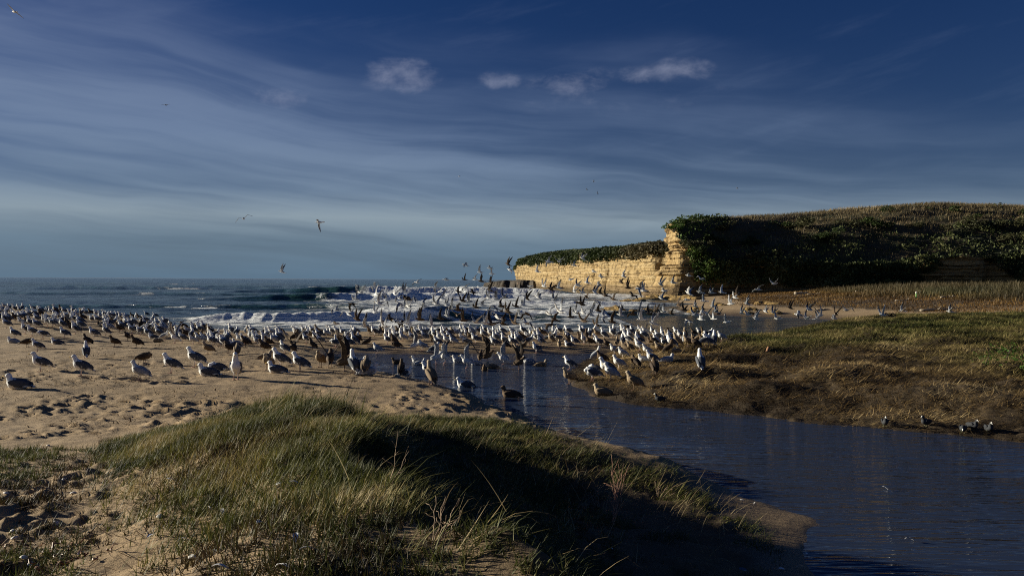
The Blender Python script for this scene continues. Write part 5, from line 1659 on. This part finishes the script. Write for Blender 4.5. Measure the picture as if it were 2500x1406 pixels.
rows = {}
for k, it in enumerate(FLY.replace('\n', '').split(';')):
    q = it.strip().split(' ')
    px, py = map(float, q[0].split(','))
    c = q[1] if len(q) > 1 else ''
    pl = c[0] if c and c[0] in 'dpbt' else ('n' if False else rr.choice('ddpb'))
    wg = c[-1] if c and c[-1] in 'uvlnkxf' and (len(c) > 1 or c in 'nk') else rr.choice('uuvvnkxl' if px < 1600 else 'uvvvnx')
    if py < 480: dist = {36: 55, 405: 100}.get(int(px), 170)
    elif py < 676 and px < 1000: dist = 52
    elif py < 700: dist = rr.uniform(52, 66)
    elif px > 1600: dist = rr.uniform(44, 58)
    else: dist = rr.uniform(46, 56) - (py - 700) * 0.13
    if 780 <= py <= 815 and px < 1600: dist = rr.uniform(34, 40)
    d3 = px2dir(px, py)
    p = Vector((0, 0, CAM_H)) + d3 * (dist / math.hypot(d3.x, d3.y))
    p.z = max(p.z, float(gz(p.x, p.y)) + 0.25, 0.35)
    o = obj('flying_gull', bird_mesh('f', pl, wg), loc=p)
    hd = rr.choice([180, 180, 175, 195, 160, 215, 140, 200]) if px < 1900 else rr.choice([180, 200, 160, 20])
    if px < 1000 and py < 676: hd = {595: 95, 780: 180, 689: 180, 36: 140}.get(int(px), 100)
    o.rotation_euler = (rr.gauss(0, 0.35), rr.gauss(-0.12, 0.16), math.radians(hd + rr.gauss(0, 14)))
    s = rr.uniform(0.80, 0.94)
    o.scale = (s, s, s)
    face = 'heading left' if 120 < hd < 240 else 'heading away' if 60 < hd <= 120 else 'heading right'
    rows.setdefault((FPL[pl], WN[wg], air_zone(px, py)), []).append((px, o))
for (a, w, z), lst in rows.items():
    lst.sort(key=lambda t: t[0])
    for i, (_, o) in enumerate(lst):
        tag(o, number(i, len(lst)) + 'flying ' + a + ', ' + w + ', ' + z, 'gull', 'gulls in flight')


# coots at the water's edge on the right
def coot_parts(low=False):
    D, S = (0.028, 0.030, 0.034), (0.045, 0.048, 0.054)
    z = 0.13
    H = (0.13, 0, 0.27) if not low else (0.20, 0, 0.12)
    P = [ell((0, 0, z), (0.165, 0.088, 0.085), 0.12, S), ell((0.06, 0, z + 0.015), (0.09, 0.075, 0.075), 0, S), cap((0.10, 0, z + 0.05), H, 0.05, 0.034, D), ell(H, (0.042, 0.033, 0.034), 0, D),
         cap((H[0] + 0.03, 0, H[2] + 0.004), (H[0] + 0.075, 0, H[2] - 0.014), 0.015, 0.009, (0.8, 0.78, 0.72)), ell((H[0] + 0.034, 0, H[2] + 0.02), (0.014, 0.016, 0.02), 0, (0.8, 0.78, 0.72)), ell((-0.17, 0, z + 0.03), (0.06, 0.035, 0.02), 0.4, D)]
    for s in (-1, 1):
        w = ell((-0.04, s * 0.065, z + 0.03), (0.14, 0.028, 0.055), 0.12, D, yaw=s * 0.12); P.append(w)
        P.append(cap((0.0, s * 0.035, 0.09), (0.01, s * 0.035, 0.01), 0.014, 0.0095, (0.16, 0.17, 0.10))); P.append(ell((0.04, s * 0.037, 0.009), (0.05, 0.025, 0.009), 0, (0.16, 0.17, 0.10), nu=10, nv=6))
    return P


CM = [fuse('coot', coot_parts(), 0.0095, 2600), fuse('coot', coot_parts(True), 0.0095, 2600)]
for px, py, v, yaw, lab in ((2160, 1041, 0, 255, 'black coot standing at the water edge, leftmost of the bank coots'), (2261, 1041, 0, 205, 'black coot with a bright white bill second along the bank'), (2351, 1057, 1, 240, 'black coot bending its white bill to the water'),
                             (2374, 1050, 0, 285, 'black coot on yellow grass behind the bending coot'), (2413, 1056, 0, 265, 'grey black coot standing farthest right on the bank'), (1611, 983, 0, 170, 'small black coot in the shallows below the marsh gulls')):
    p = on_ground(px, py)
    o = obj('coot', CM[v], loc=p); o.rotation_euler.z = math.radians(yaw); o.scale = (0.66,) * 3
    tag(o, lab, 'coot', 'coots along the far bank')
